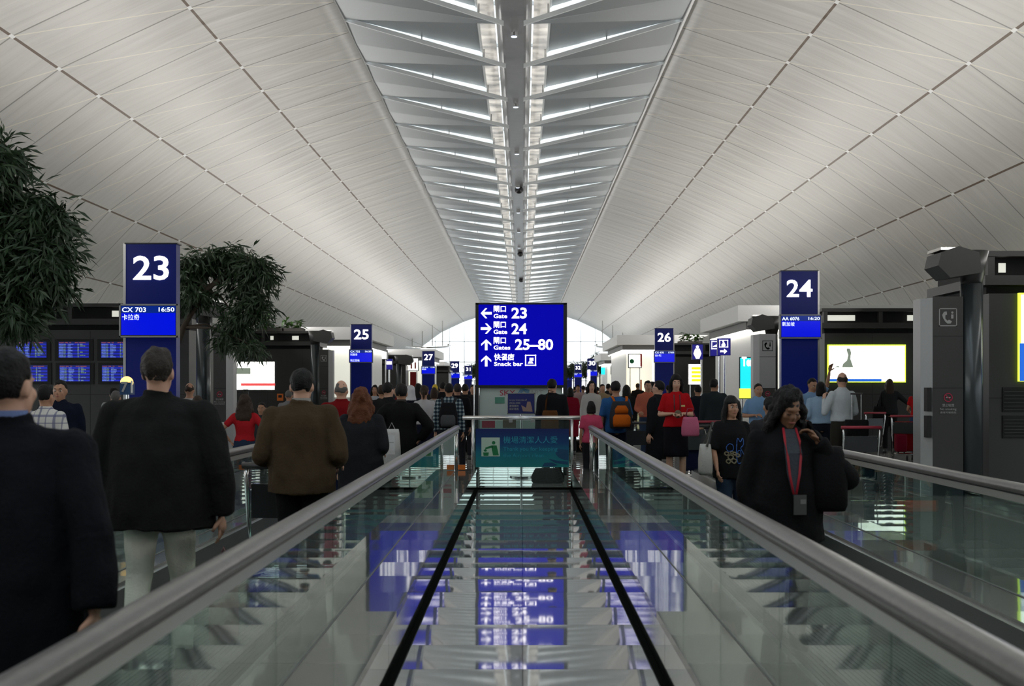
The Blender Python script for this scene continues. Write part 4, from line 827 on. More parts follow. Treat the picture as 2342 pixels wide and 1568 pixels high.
    if bottom == 'skirt':
        g.loft([(skirt_hem*s, .185*s, .15*s, 0, -.01*s), (.75*s, .18*s, .145*s), (.92*s, .178*s, .128*s), (1.04*s, .14*s, .10*s)], 22)
    else:
        for hip, kn, an in legs_:
            capsule(g, S(hip), S(kn), .098*s, .068*s, 14); g.tube([S(kn+Vector((0, 0, .03))), S(kn.lerp(an, .5)), S(an+Vector((0, 0, .0)))], [.068*s, .062*s, .060*s], 14)
        g.loft([(.84*s, .16*s, .115*s), (.93*s, .178*s, .13*s), (1.04*s, .155*s, .112*s)] if not sit else [(.40*s, .17*s, .14*s), (.50*s, .18*s, .13*s), (.62*s, .155*s, .112*s)], 20)
    job(g, bottom if bottom != 'jeans' else 'jeans', cm(bcol), r, vox*1.1, wr=.006 if d < 16 else 0, wk=14)
    # ---- upper garment
    off = {'tee': .010, 'shirt': .018, 'blouse': .016, 'jacket': .030, 'coat': .038}[style]; g = MB(); rings = []
    zs = [hem]+[z for z in (.70, .83, .95, 1.08, 1.15, 1.2, 1.25, 1.29, 1.33, 1.37, 1.40, 1.425, 1.445) if z > hem+.03]
    for z in zs:
        rx, ry = lerp_prof(T, z); k = off*(1 if z < 1.38 else max(.15, (1.48-z)/.1)); tt = min(1, max(0, (z-1.12)/.31)); o_ = (bulk-1)*.15*(1-tt*tt*(3-2*tt))
        if style in ('coat', 'jacket') and z < 1.2: rx = max(rx, lerp_prof(T, 1.2)[0]*.99+(1.2-z)*.045); ry = max(ry, lerp_prof(T, 1.2)[1]+(1.2-z)*.05)
        if style in ('shirt', 'blouse') and z < 1.15: rx = max(rx, .145 if w else .155)
        rings.append(((z+dz)*s, (rx+k+o_)*s, (ry+k+o_*.8)*s, 0, 0))
    g.loft(rings, 26, 2.15)
    rs = {'tee': (.060, .058, .05), 'shirt': (.062, .052, .040), 'blouse': (.055, .048, .038), 'jacket': (.073, .060, .048), 'coat': (.078, .067, .055)}[style]; rs = [q*hw*(1+(bulk-1)*(.28, .8, .9)[i_]) for i_, q in enumerate(rs)]
    for E, W, q in wr:
        A = sh[0 if q < 0 else 1]; g.ell(S(A), (rs[0]*s*1.03,)*3, n=12, m=8); g.tube([S((q*.03, .005, 1.395+dz)), S(A*.55+Vector((0, 0, (1.392+dz)*.45))), S(A)], [rs[0]*s*.75, rs[0]*s*.88, rs[0]*s*.96], 14)
        if sleeve > .5:
            capsule(g, S(A), S(E), rs[0]*s, rs[1]*s, 14); WW = E.lerp(W, sleeve*.97 if sleeve <= 1 else .97)
            g.tube([S(E), S(E.lerp(WW, .5)), S(WW)], [rs[1]*s, (rs[1]+rs[2])/2*s, rs[2]*s], 14)
        else: WW = A.lerp(E, sleeve*2); g.tube([S(A), S(A.lerp(WW, .5)), S(WW)], [rs[0]*s, rs[0]*s*1.0, rs[0]*s*1.04], 14)
    cc = M[col] if isinstance(col, str) else cm(col)
    if style in ('coat', 'jacket') or (style == 'shirt' and not collar): g.loft([((1.425+dz)*s, .086*s*hw, .084*s*hw, 0, .006*s), ((1.455+dz)*s, .074*s*hw, .072*s*hw, 0, .008*s), ((1.478+dz)*s, .070*s*hw, .069*s*hw, 0, .012*s)], 20)
    gi = job(g, {'tee': 't_shirt'}.get(style, style), cc, r, vox*1.05, wr=((.019 if d < 10 else .014) if style in ('coat', 'jacket') else .009) if d < 24 else 0, wk=8)
    if collar:
        jk = style in ('coat', 'jacket'); c_ = MB(); c_.loft([((1.45 if jk else 1.425)*s, (.062 if jk else .082)*s*hw, (.06 if jk else .080)*s*hw, 0, .006*s), ((1.46+dz)*s, .068*s*hw, .066*s*hw, 0, .010*s), ((1.496+dz)*s, .064*s*hw, .063*s*hw, 0, .014*s)], 24); c_.build('collar', cm(collar), r, smooth=True, origin=(0, 0, 0))
    # ---- hair
    h = MB(); hs = 1.0
    def reg(v):
        f, z = -v.y, v.z
        if hair == 'bald': return 1 if (-.62 < z < .12 and f < .15) else .86
        if hair in ('long', 'bob', 'curly', 'pony', 'straight'): return .86 if (f > .42 and z < (.50 if hair != 'straight' else .12)) else 1
        return .86 if (f > .25 and z < .50) or (f > -.12 and z < -.08) or z < -.76 else 1
    big = {'curly': 1.12, 'short': 1.0, 'bald': .965, 'cap': 1.04}.get(hair, 1.03)*(1.04 if key in ('suit', 'jacket') else 1)
    if hair == 'hijab': h.loft([(1.40, .125, .12, 0, .02), (1.46, .10, .10, 0, .02), (1.55, .092, .10, 0, .022), (1.62, .090, .102, 0, .025), (1.68, .065, .075, 0, .02), (1.705, .03, .03, 0, .02)], 20, M=MH)
    else: h.ell((0, .016, 1.607), (.0825*hw*big, .1005*big, .1005*big), MH, 26, 20, reg)
    if hair == 'long' or hair == 'curly' or hair == 'straight':
        Z = 1.36 if hair == 'long' else 1.28 if hair == 'curly' else 1.30; k = 1.25 if hair == 'curly' else 1.0
        h.loft([(Z, .075*k, .035, 0, .075), (Z+.06, .098*k, .048*k, 0, .07), (1.47, .100*k, .055*k, 0, .06), (1.56, .088*k, .062, 0, .048), (1.62, .070, .06, 0, .04)], 18, M=MH)
        for q in (-1, 1): h.tube([MH @ Vector((q*.066, -.02, 1.64)), MH @ Vector((q*.084, -.025, 1.56)), MH @ Vector((q*.088*k, -.015, 1.47)), MH @ Vector((q*.098*k, -.03, Z+.05))], [.022*s, .026*s*k, .026*s*k, .014*s], 10)
    if hair == 'bob':
        h.loft([(1.45, .083, .06, 0, .035), (1.49, .094, .078, 0, .03), (1.56, .092, .08, 0, .03), (1.62, .08, .07, 0, .03)], 18, M=MH)
    if hair == 'pony': h.tube([MH @ Vector(p) for p in ((0, .10, 1.62), (0, .135, 1.57), (0, .13, 1.49), (0, .12, 1.43))], [.02*s, .03*s, .027*s, .01*s], 10)
    if hair == 'cap': h.tube([MH @ Vector((0, -.08, 1.63)), MH @ Vector((0, -.15, 1.62))], [.06*s, .05*s], 12, flat=(1, .2))
    job(h, 'hair' if hair not in ('hijab', 'cap') else {'hijab': 'headscarf', 'cap': 'cap'}[hair], hm, r, max(.007, vox*.85), wr={'curly': .017, 'long': .010}.get(hair, .0075)*(1.8 if key == 'jacket' else 1), wk=26, smooth=1 if d > 9 else 2)
    # ---- face
    if face or (face is None and (abs(yaw) < 75 or abs(yaw) > 285) and d < 30):
        for q in (() if face == 'down' else (-1, 1)):
            e = MB().ell((q*.030*hw, -.0815, 1.577), (.0135, .010, .0085 if not face == 'down' else .003), MH, 12, 8).build('eye', 'eye_white', r, smooth=True, origin=(0, 0, 0))
            if face != 'down': MB().ell((q*.030*hw, -.0885, 1.577), (.0062, .0045, .0066), MH, 10, 8).build('iris', 'iris_dark', e, smooth=True, origin=(0, 0, 0))
            MB().tube([MH @ Vector((q*.014, -.096, 1.598)), MH @ Vector((q*.031, -.093, 1.604)), MH @ Vector((q*.046, -.080, 1.598))], [.003*s, .0042*s, .002*s], 8).build('eyebrow', hm if 'hair' in hm else 'hair_black', r, smooth=True, origin=(0, 0, 0))
        if face == 'down':
            for q in (-1, 1): MB().tube([MH @ Vector((q*.014, -.086, 1.572)), MH @ Vector((q*.03, -.091, 1.569)), MH @ Vector((q*.045, -.08, 1.573))], [.0015*s, .003*s, .0015*s], 8).build('eyelid', 'hair_black', r, smooth=True, origin=(0, 0, 0))
        MB().tube([MH @ Vector((-.022, -.092, 1.516)), MH @ Vector((0, -.1005, 1.518)), MH @ Vector((.022, -.092, 1.516))], [.002*s, .0062*s, .002*s], 10).build('lips', 'lips', r, smooth=True, origin=(0, 0, 0))
    PEOPLE[key] = (r, gi, s, MH, wr); return r

BLK = (.011, .011, .012)
person('suit', 'person at the left edge in a black suit seen from behind, nearest the camera', 22, 4.2, 803, 180, col=(.008, .009, .012), style='jacket', hem=.56, bcol=BLK, collar=(.16, .22, .42), hyaw=-14, skin='skin_pale', bulk=1.42, arms=('swingb', 'hang'), H=1.675)
person('jacket', 'person in a bulky black jacket and pale trousers, walking away on the left walkway', 363, 6.9, 798, 180, col=(.014, .014, .014), style='coat', hem=.75, bcol=(.85, .85, .74), hm='hair_ash', bulk=1.5, skin='skin_pale', stride=.5, arms=('hang', 'hang'))
person('brown', 'person in a brown wool coat with short black hair, head bowed, seen from behind', 690, 8.7, 850, 180, col=(.062, .043, .024), style='coat', hem=.83, bcol=BLK, collar=(.30, .29, .27), arms=('bend', 'bend'), skin='skin_pale', pitch=10, bulk=1.15)
person('auburn', 'person with auburn hair in a long dark grey coat holding a sheet of paper', 826, 11.7, 888, 180, w=True, col=(.016, .018, .021), style='coat', hem=.60, bcol=BLK, hair='curly', hm='hair_auburn', skin='skin_pale', arms=('bend', 'hang'), bulk=1.12)
person('redsweater', 'balding grey-haired person in a dark red sweater, seen from behind', 781, 14.3, 869, 180, col=(.16, .005, .007), style='jacket', hem=.88, bcol=(.015, .02, .05), hair='bald', hm='hair_grey', skin='skin_pale')
person('fur', 'person in a black coat with a furry grey collar, hands in front', 918, 15.4, 877, 180, col=(.008, .008, .008), style='coat', hem=.62, bcol=BLK, arms=('hip', 'hip'), hair='short', collar=(.05, .043, .038))
person('dark7', 'person in a black jacket just behind the one with the furry collar', 888, 18, 874, 180, hyaw=-25, col=(.012, .012, .013), style='jacket', skin='skin_pale')
person('hijab', 'person in a white headscarf and dark coat in the crowd', 939, 24, 881, 190, w=True, hair='hijab', hm='hijab_white', col=(.010, .012, .02), style='coat', hem=.5, bottom='skirt', skirt_hem=.3)
person('longhair', 'person with long black hair and a dark top beside the white headscarf', 957, 28.6, 876, 170, w=True, hair='straight', col=(.02, .025, .05), style='jacket')
person('blouse', 'person in a white short-sleeved blouse and navy skirt with a ponytail', 970, 22.3, 881, 180, w=True, col=(.50, .49, .50), style='blouse', sleeve=.42, hem=.98, bottom='skirt', bcol=(.008, .01, .022), hair='pony', hm='hair_brown')
person('white2', 'person in a pale top with brown hair right behind the ponytail', 993, 27, 886, 180, w=True, col=(.42, .41, .4), style='tee', sleeve=.3, hair='bob', hm='hair_brown')
person('yellowcap', 'person in a yellow cap far back in the left crowd', 995, 34, 879, 180, hair='cap', hm='cap_yellow', col=(.03, .03, .03))
person('plaid', 'person in a teal plaid shirt wearing a grey backpack', 1027, 21.4, 876, 180, col='plaid_teal', style='shirt', hem=.9, bcol=(.02, .025, .035))
person('tall13', 'person with greying hair in a black jacket right of the plaid shirt', 1046, 24, 877, 180, hm='hair_ash', col=(.012, .012, .012), style='jacket', hyaw=20)
person('dark14', 'person in dark clothes farther ahead beside the direction board', 1064, 28, 878, 180, col=(.014, .014, .016), style='jacket')
person('dark15', 'person in black glimpsed over the left shoulder of the plaid shirt', 1013, 29.5, 873, 180, col=(.012, .012, .014), style='jacket')
person('face16', 'person in a pale top facing the camera just right of gate sign 25', 857, 29.5, 880, 0, w=True, hair='long', col=(.40, .42, .45), style='tee', sleeve=.4)
person('dark17', 'person in a black coat partly hidden right of the auburn hair', 874, 21, 880, 180, col=(.014, .014, .015), style='coat', hem=.7, hm='hair_brown')
for i, (x, d_, t, c_, lb) in enumerate(((1082, 30, 879, (.02, .02, .02), 'person in black nearest the left post of the direction board'), (1052, 48, 883, (.05, .05, .06), 'distant person in dark grey above the plaid shirt'), (925, 30.4, 883, (.16, .01, .01), 'distant person in a red top behind the dark jackets'), (905, 38, 884, (.03, .03, .04), 'distant person in dark blue between gate signs 25 and 27'), (975, 36, 882, (.02, .02, .02), 'distant person in black below gate sign 27'), (1008, 43, 884, (.1, .1, .11), 'distant person in grey below gate sign 27'), (946, 33, 884, (.22, .3, .45), 'distant person in light blue behind the white headscarf'), (1035, 50, 884, (.06, .02, .02), 'distant person in maroon below gate sign 29'), (1070, 77, 885, (.02, .02, .03), 'distant person in navy below gate sign 31'))):
    person('l%d' % i, lb, x, d_, t, 180 if i % 3 else 10, col=c_, style='jacket')
# left side of the hall
person('checked', 'person in a white shirt with blue checks behind the one at the left edge', 106, 12.5, 880, 165, col='plaid_white_blue', style='shirt', sleeve=.45, hem=.88)
person('navyface', 'person with short black hair in a navy jacket looking towards the camera on the left', 137, 14.2, 869, 12, col=(.006, .009, .02), style='jacket', skin='skin_tan', hyaw=-8)
person('white22', 'person in a white shirt left of the black jacket, behind grey hair', 261, 22, 886, 175, col=(.48, .50, .50), style='tee', sleeve=.4)
person('grey23', 'person with short grey hair just below the numbered beacon', 266, 18.9, 893, 180, hm='hair_grey', col=(.2, .21, .22), style='shirt')
person('bald24', 'bald person in a white T-shirt right of the bulky black jacket', 434, 20.8, 875, 185, hair='bald', hm='hair_brown', col=(.46, .46, .45), style='tee', sleeve=.42)
person('small25', 'shorter person with brown hair and a pale blue top below the bald head', 452, 17, 905, 185, w=True, hair='bob', hm='hair_brown', col=(.40, .47, .52), style='tee', sleeve=.45)
person('redtee', 'person with long dark curls in a red T-shirt and jeans, hands on hips', 560, 17, 902, 180, w=True, hair='curly', hm='hair_brown', col=(.40, .015, .02), style='tee', sleeve=.33, hem=.98, bottom='jeans', bcol=(.02, .035, .07), arms=('hip', 'hip'))
person('grey27', 'person with pale grey hair and grey top, left of the brown coat', 661, 25, 892, 180, hm='hair_grey', col=(.2, .2, .2), style='shirt')
person('seated', 'person sitting on a blue seat right of the red T-shirt', 598, 25, 920, 0, sit=True, col=(.04, .045, .05), style='shirt', arms=('push', 'push'))
person('seated2', 'child standing behind the blue seats, left of the brown coat', 612, 27.4, 928, 10, col=(.08, .05, .05), style='shirt', arms=('push', 'push'))
# middle and right
person('boardman', 'person in a black jacket with a brown shoulder bag before the direction board', 1263, 21.8, 866, 180, col=(.010, .011, .013), style='jacket', hem=.8, hyaw=-20, skin='skin_pale')
person('pinkchild', 'child with a black bob in a pink top right of the direction board', 1352, 20.3, 917, 180, w=True, hair='bob', col=(.55, .07, .14), style='tee', sleeve=.4)
person('bluebp', 'person in a blue shirt wearing a grey and orange backpack', 1408, 20.6, 871, 185, col=(.025, .10, .27), style='tee', sleeve=.45, hem=.85, bcol=(.01, .015, .03), hyaw=-15, arms=('push', 'hang'))
person('wblouse', 'person in a white long-sleeved shirt with a dark shoulder strap facing the camera', 1353, 27, 870, 5, w=True, hair='long', col=(.50, .49, .46), style='blouse', hem=.85, skin='skin_pale')
person('darkred', 'person in a dark red coat against the right post of the direction board', 1304, 30, 885, 180, col=(.20, .006, .02), style='coat', hem=.45, w=True, hair='bob')
person('beige35', 'person in a beige top behind the white shirt', 1378, 33, 878, 10, col=(.30, .22, .13), style='shirt', skin='skin_tan')
person('black37', 'person in black walking left of the salmon shirt', 1433, 29.3, 880, 170, w=True, hair='long', col=(.012, .012, .012), style='jacket', stride=.4)
person('shop39', 'person in black standing at the warm shop doorway', 1459, 49, 876, 160, col=(.015, .013, .012), style='jacket', hm='hair_brown')
person('salmon', 'person in a salmon pink shirt and jeans facing the camera', 1482, 27, 870, 5, col=(.50, .14, .085), style='shirt', hem=.93, bottom='jeans', bcol=(.03, .05, .09), arms=('bend', 'hang'))
person('blackcoat', 'person with glasses in a long black coat turned right, beside the red shirt', 1505, 20.2, 870, 235, col=(.010, .011, .013), style='coat', hem=.45, skin='skin_pale', arms=('hang', 'hang'), stride=.5)
person('redshirt', 'person in a red polo shirt and black skirt facing the camera', 1546, 18.9, 857, 0, w=True, hair='straight', col=(.42, .008, .012), style='tee', sleeve=.42, hem=.93, bottom='skirt', bcol=(.008, .008, .012), skirt_hem=.50, arms=('fold', 'fold'), skin='skin_pale', pitch=6, bulk=1.1)
person('navy43', 'person in a navy jacket and khaki trousers below the washroom sign', 1596, 26, 880, 180, col=(.010, .013, .02), style='jacket', bcol=(.13, .11, .07))
person('dark44', 'person in a dark slate jacket with head turned right, below the wheelchair sign', 1633, 24, 866, 190, col=(.022, .030, .034), style='jacket', hyaw=-45, skin='skin_tan')
person('girl', 'person with long black hair in a black printed T-shirt walking towards the camera', 1673, 11.9, 905, 6, w=True, hair='straight', col=(.010, .010, .011), style='tee', sleeve=.48, hem=.80, bottom='jeans', bcol=(.02, .035, .06), hyaw=8, arms=('swingf', 'hang'), skin='skin_tan', stride=.4, bulk=1.12)
person('phone', 'person with loose black hair in a black jacket and red lanyard, phone to ear', 1797, 7.3, 898, 4, w=True, hair='curly', col=(.010, .010, .011), style='jacket', hem=.72, bcol=(.012, .014, .02), arms=('hang', 'phone'), pitch=24, hyaw=8, skin='skin_brown', face='down', bulk=1.25, H=1.56, stride=.3)
person('blue47', 'smiling person in a light blue short-sleeved shirt facing the camera', 1735, 22.5, 877, 0, col=(.20, .36, .58), style='shirt', sleeve=.42, hem=.97, bcol=(.008, .01, .025), arms=('fold', 'out'))
person('blue48', 'person in a light blue shirt with one hand raised, looking down', 1857, 23.2, 868, 20, col=(.20, .34, .54), style='shirt', sleeve=.45, hem=.97, arms=('bend', 'up'), pitch=14)
person('blue49', 'person in a pale blue shirt and dark trousers seen from behind', 1877, 21.8, 873, 180, col=(.32, .46, .62), style='shirt', sleeve=.6, hem=.97, bcol=(.01, .012, .02), arms=('bend', 'bend'), bulk=1.08, hair='bob')
person('white50', 'tall person in a white shirt with cropped hair, one hand on a black case', 1925, 20.2, 851, 205, col=(.55, .60, .62), style='shirt', hem=.97, bcol=(.03, .028, .022), hm='hair_ash', hair='bald', skin='skin_pale', arms=('push', 'face'), hyaw=-25)
person('black51', 'person with long dark hair in a black jacket and trousers before the wide advert', 2034, 31, 866, 175, w=True, hair='straight', hm='hair_brown', col=(.022, .023, .025), style='jacket', hem=.88, arms=('out', 'hang'), bcol=BLK)
person('red52', 'person with long black hair in a red T-shirt and jeans beside the dark pillar', 2099, 28, 877, 150, w=True, hair='straight', col=(.45, .01, .012), style='tee', sleeve=.3, hem=.97, bottom='jeans', bcol=(.03, .06, .13), arms=('push', 'push'))
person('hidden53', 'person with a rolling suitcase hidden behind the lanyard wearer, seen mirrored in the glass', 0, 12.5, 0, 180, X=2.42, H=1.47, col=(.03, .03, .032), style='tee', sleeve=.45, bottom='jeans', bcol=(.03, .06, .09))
for i, (x, d_, t, c_, y_, lb) in enumerate(((1322, 43, 880, (.42, .3, .3), 0, 'distant person in a pinkish top right of the direction board'), (1334, 44, 881, (.4, .42, .45), 180, 'distant person in white beside the pinkish top'), (1391, 42, 877, (.02, .02, .022), 180, 'distant person in black below gate sign 28'), (1342, 52, 884, (.05, .05, .06), 180, 'distant person in grey right of the white top'), (1314, 60, 884, (.02, .02, .02), 180, 'distant person in black close to the direction board'), (1397, 40, 883, (.03, .03, .03), 0, 'distant person in dark clothes below gate sign 28'), (1366, 48, 884, (.1, .03, .03), 180, 'distant person in maroon below gate sign 30'), (1528, 38, 880, (.03, .03, .04), 180, 'distant person in navy right beside gate sign 26'), (1492, 30.5, 872, (.02, .02, .02), 180, 'person in black behind the salmon shirt'))):
    person('r%d' % i, lb, x, d_, t, y_, col=c_, style='jacket' if c_[0] < .2 else 'tee', sleeve=.45 if c_[0] > .2 else 1, w=bool(i % 2))
OUT = flush()
from mathutils.bvhtree import BVHTree
def garment_ray(key):
    r, gi, s, MH, wr = PEOPLE[key]; ob = OUT[gi]; bv = BVHTree.FromPolygons([v.co.copy() for v in ob.data.vertices], [tuple(p.vertices) for p in ob.data.polygons])
    def f(x, z, out=.004, back=False):
        sg = 1 if back else -1
        h = bv.ray_cast(Vector((x, sg*1.0, z)), Vector((0, -sg, 0))); return Vector((x, (h[0].y if h[0] else sg*.15)+sg*out, z))
    return r, s, f
def wpt(r, p): return r.matrix_world @ Vector(p)
def rot_pt(r, p):
    a = r.rotation_euler.z; x, y, z = p; return Vector((r.location.x+x*math.cos(a)-y*math.sin(a), r.location.y+x*math.sin(a)+y*math.cos(a), r.location.z+z))
# printed T-shirt
r, s, f = garment_ray('girl'); mb = MB()
def loop(mb, pts, rad, f, s, close=True, n=6):
    P = []
    m_ = len(pts)
    for i in range(m_ if close else m_-1):
        a = pts[i]; b_ = pts[(i+1) % m_]
        p0_ = pts[(i-1) % m_]; p3_ = pts[(i+2) % m_]
        for k in range(5): t = k/5; P.append(f(*[.5*(2*a[j]+(b_[j]-p0_[j])*t+(2*p0_[j]-5*a[j]+4*b_[j]-p3_[j])*t*t+(3*a[j]-p0_[j]-3*b_[j]+p3_[j])*t**3)*s for j in (0, 1)]))
    P.append(f(pts[0][0]*s, pts[0][1]*s) if close else f(pts[-1][0]*s, pts[-1][1]*s)); mb.tube(P, rad, n)
loop(mb, [(-.02, 1.16), (-.06, 1.18), (-.09, 1.14), (-.07, 1.10), (-.02, 1.11)], .0035, f, s); loop(mb, [(.02, 1.18), (.03, 1.24), (.06, 1.20), (.09, 1.24), (.10, 1.17), (.07, 1.13), (.10, 1.08), (.12, 1.02), (.08, .98), (.03, .98)], .004, f, s); loop(mb, [(.04, 1.10), (.07, 1.10), (.07, 1.05), (.04, 1.04)], .003, f, s)
mb.build('blue_print', mat('print_blue', (.03, .12, .42), .6), r, smooth=True, origin=(0, 0, 0)); mb = MB()
for q in ((-.085, 1.07, 1), (-.045, 1.03, 1.4), (.0, 1.07, .8), (-.07, .985, 1.1), (-.01, .99, 1.3), (.035, 1.05, .9), (-.03, 1.08, .7)): loop(mb, [(q[0]-.02*q[2], q[1]), (q[0]-.006, q[1]+.02*q[2]), (q[0]+.022*q[2], q[1]+.008), (q[0]+.004, q[1]-.018*q[2])], .007, f, s)
mb.build('tan_print', mat('print_tan', (.17, .15, .09), .7), r, smooth=True, origin=(0, 0, 0))
# lanyard, shirt front and badge
r, s, f = garment_ray('phone'); mb = MB()
i0 = 0
pl = [f(x*s, z*s, .016) for x, z in ((-.045, 1.43), (-.05, 1.38), (-.055, 1.28), (-.045, 1.16), (-.01, 1.02), (0, .96))]; pr_ = [f(x*s, z*s, .016) for x, z in ((.045, 1.43), (.05, 1.38), (.055, 1.28), (.045, 1.16), (.01, 1.02), (0, .96))]
for k in range(len(pl)-1): mb.quad(*[tuple(p) for p in (pl[k], pr_[k], pr_[k+1], pl[k+1])])
o = mb.build('shirt_front', cm((.065, .075, .09)), r, origin=(0, 0, 0), fix=False); o.modifiers.new('t', 'SOLIDIFY').thickness = .004
mb = MB()
for sx in (-1, 1):
    P = [f(sx*x*s, z*s, .025) for x, z in ((.040, 1.44), (.048, 1.36), (.042, 1.26), (.030, 1.15), (.008, 1.03))]
    mb.tube(P, .0075*s, 8, flat=(1, .35))
mb.build('lanyard', mat('lanyard_red', (.34, .008, .02), .6), r, smooth=True, origin=(0, 0, 0))
p = f(.03*s, .96*s, .03); bd = MB().box(p.x-.035, p.x+.035, p.y-.008, p.y+.008, p.z-.05, p.z+.06).build('badge_holder', mat('badge_grey', (.06, .06, .058), .35), r, origin=(0, 0, 0)); MB().box(p.x-.0, p.x+.032, p.y-.010, p.y-.008, p.z+.01, p.z+.035).build('badge_card', 'plate_grey', bd, origin=(0, 0, 0))
# phone at her ear
r_, gi, s, MH, wr = PEOPLE['phone']; W = wr[1][1]*s; q = MH @ Vector((.088, -.01, 1.55)); a = rot_pt(r_, q)
ph = MB().box(a.x-.012, a.x+.012, a.y-.022, a.y+.022, a.z-.06, a.z+.05).build('mobile_phone', 'black_plastic'); tag(ph, 'black mobile phone held to the ear of the lanyard wearer', 'phone'); MB().box(a.x-.013, a.x-.011, a.y-.018, a.y+.018, a.z-.01, a.z+.045).build('screen', 'sign_frame', ph)
# red polo: name print and lanyard
r, s, f = garment_ray('redshirt'); mb = MB(); a = f(.09*s, 1.235*s); mb.quad(*[tuple(f(x*s, z*s, .006)) for x, z in ((.06, 1.225), (.12, 1.225), (.12, 1.25), (.06, 1.25))]); mb.build('chest_badge', mat('gold_print', (.45, .35, .12), .5), r, origin=(0, 0, 0), fix=False)
for x in (-.04, .045): MB().tube([f(x*s, z*s, .006) for z in (1.40, 1.34, 1.25, 1.18)], .006, 6).build('lanyard', 'black_plastic', r, origin=(0, 0, 0))
c = rot_pt(r, (0, -.24*s, 1.12*s)); o = MB().ell(tuple(c), (.055, .04, .06), n=12, m=8, fn=lambda v: 1+.15*noise.noise(v*3)).build('brown_pouch', mat('pouch_brown', (.10, .075, .045), .8, noise_amt=.3), smooth=True); tag(o, 'small brown object held in both hands of the red polo wearer', 'pouch')
# glasses
r_, gi, s, MH, wr = PEOPLE['blackcoat']; g = MB()
for q in (-1, 1):
    for k in range(12): a = 2*PI*k/12; b_ = 2*PI*(k+1)/12; g.tube([MH @ Vector((q*.032+.022*math.cos(a), -.105, 1.575+.017*math.sin(a))), MH @ Vector((q*.032+.022*math.cos(b_), -.105, 1.575+.017*math.sin(b_)))], .002, 5)
    g.tube([MH @ Vector((q*.055, -.10, 1.58)), MH @ Vector((q*.078, .0, 1.575))], .002, 5)
g.build('glasses', 'steel', r_, origin=(0, 0, 0))

# ---------------------------------------------------------------- bags, trolleys, seats
def soft_box(cx, cy, z0, z1, rx, ry, sq=4, top=.8): return [(z0, rx*.9, ry*.9, cx, cy), (z0+.03, rx, ry, cx, cy), ((z0+z1)/2, rx, ry*1.05, cx, cy), (z1-.04, rx*top, ry*.85, cx, cy), (z1, rx*top*.9, ry*.6, cx, cy)]
def backpack(key, label, main, panel, strap, w_=.155, side=0, panel2=None):
    r, s, f = garment_ray(key); y0 = f(0, 1.2*s, 0, True).y
    c = rot_pt(r, (side, y0+.085, 0)); a = r.rotation_euler.z-PI; z0 = r.location.z+.93*s; z1 = r.location.z+1.37*s
    o = thing('backpack', (c.x, c.y, z0), label, 'backpack'); o.rotation_euler.z = a; WL[o.name] = Vector((0, 0, 0)); h = z1-z0
    B2 = MB().loft(soft_box(0, 0, 0, h, w_, .085), 24, 3.2); B2.build('main_body', main, o, smooth=True)
    MB().loft([(.03, w_*.72, .035, 0, -.085), (.08, w_*.8, .05, 0, -.09), (h*.42, w_*.78, .05, 0, -.09), (h*.52, w_*.6, .02, 0, -.08)], 20, 3).build('front_pocket', panel, o, smooth=True)
    if panel2: MB().loft([(h*.55, w_*.6, .03, 0, -.07), (h*.7, w_*.62, .035, 0, -.07), (h*.85, w_*.4, .02, 0, -.06)], 16, 3).build('upper_pocket', panel2, o, smooth=True)
    for q in (-1, 1):
        P = [Vector((q*.09, .03, h-.02)), Vector((q*.11, .07, h+.045)), Vector((q*.115, .15, h+.075)), Vector((q*.12, .235, h+.0)), Vector((q*.13, .27, h-.15))]
        MB().tube(P, .022, 8, flat=(1, .4)).build('shoulder_strap', strap, o, smooth=True)
backpack('plaid', 'grey and black backpack on the plaid shirt', cm((.012, .012, .014)), cm((.07, .075, .08)), cm((.03, .03, .034)))
backpack('bluebp', 'large grey and orange backpack on the blue shirt', cm((.035, .038, .045)), cm((.55, .12, .01)), cm((.5, .11, .01)), .18, -.05, cm((.50, .11, .01)))
def bag(label, X, d, z0, z1, rx, ry, col, strap=None, name='shoulder_bag', cat='bag', top=.85, yaw=0):
    o = MB().loft(soft_box(X, d, z0, z1, rx, ry, top=top), 20, 3).build(name, cm(col), smooth=True); tag(o, label, cat)
    if strap: MB().tube(strap, .011, 8, flat=(1.3, .5)).build('strap', cm(tuple(c*.7 for c in col)), o, smooth=True)
    return o
X = px(1888, 7.25); bag('large black shoulder bag at the side of the lanyard wearer', X+.01, 7.3, .86, 1.22, .115, .15, (.009, .009, .010), [(X-.02, 7.22, 1.18), (X-.06, 7.2, 1.28), (X-.09, 7.26, 1.36), (X-.07, 7.36, 1.3), (X-.0, 7.38, 1.18)])
X = px(1258, 21.55); bag('brown leather shoulder bag at the back of the black jacket', X, 21.56, .78, 1.18, .15, .06, (.11, .045, .015), [(X-.08, 21.55, 1.14), (X-.06, 21.6, 1.35), (X-.02, 21.68, 1.52), (X+.06, 21.72, 1.5)])
X = px(1622, 11.5); bag('white cloth bag under the arm of the printed T-shirt', X, 11.75, .76, 1.04, .06, .11, (.45, .45, .42), [(X, 11.65, 1.02), (X+.06, 11.7, 1.24), (X, 11.85, 1.02)])
X = px(1581, 18.4); bag('pink handbag beside the red polo shirt', X, 18.5, .86, 1.14, .13, .05, (.50, .13, .22), [(X-.07, 18.5, 1.12), (X-.04, 18.5, 1.26), (X+.03, 18.5, 1.26), (X+.07, 18.5, 1.12)])
X = px(896, 14.2); bag('white plastic carrier bag between the grey coat and the black coat', X, 14.2, .62, 1.10, .10, .07, (.5, .5, .48), [(X-.05, 14.2, 1.07), (X, 14.2, 1.17), (X+.05, 14.2, 1.07)], 'carrier_bag')
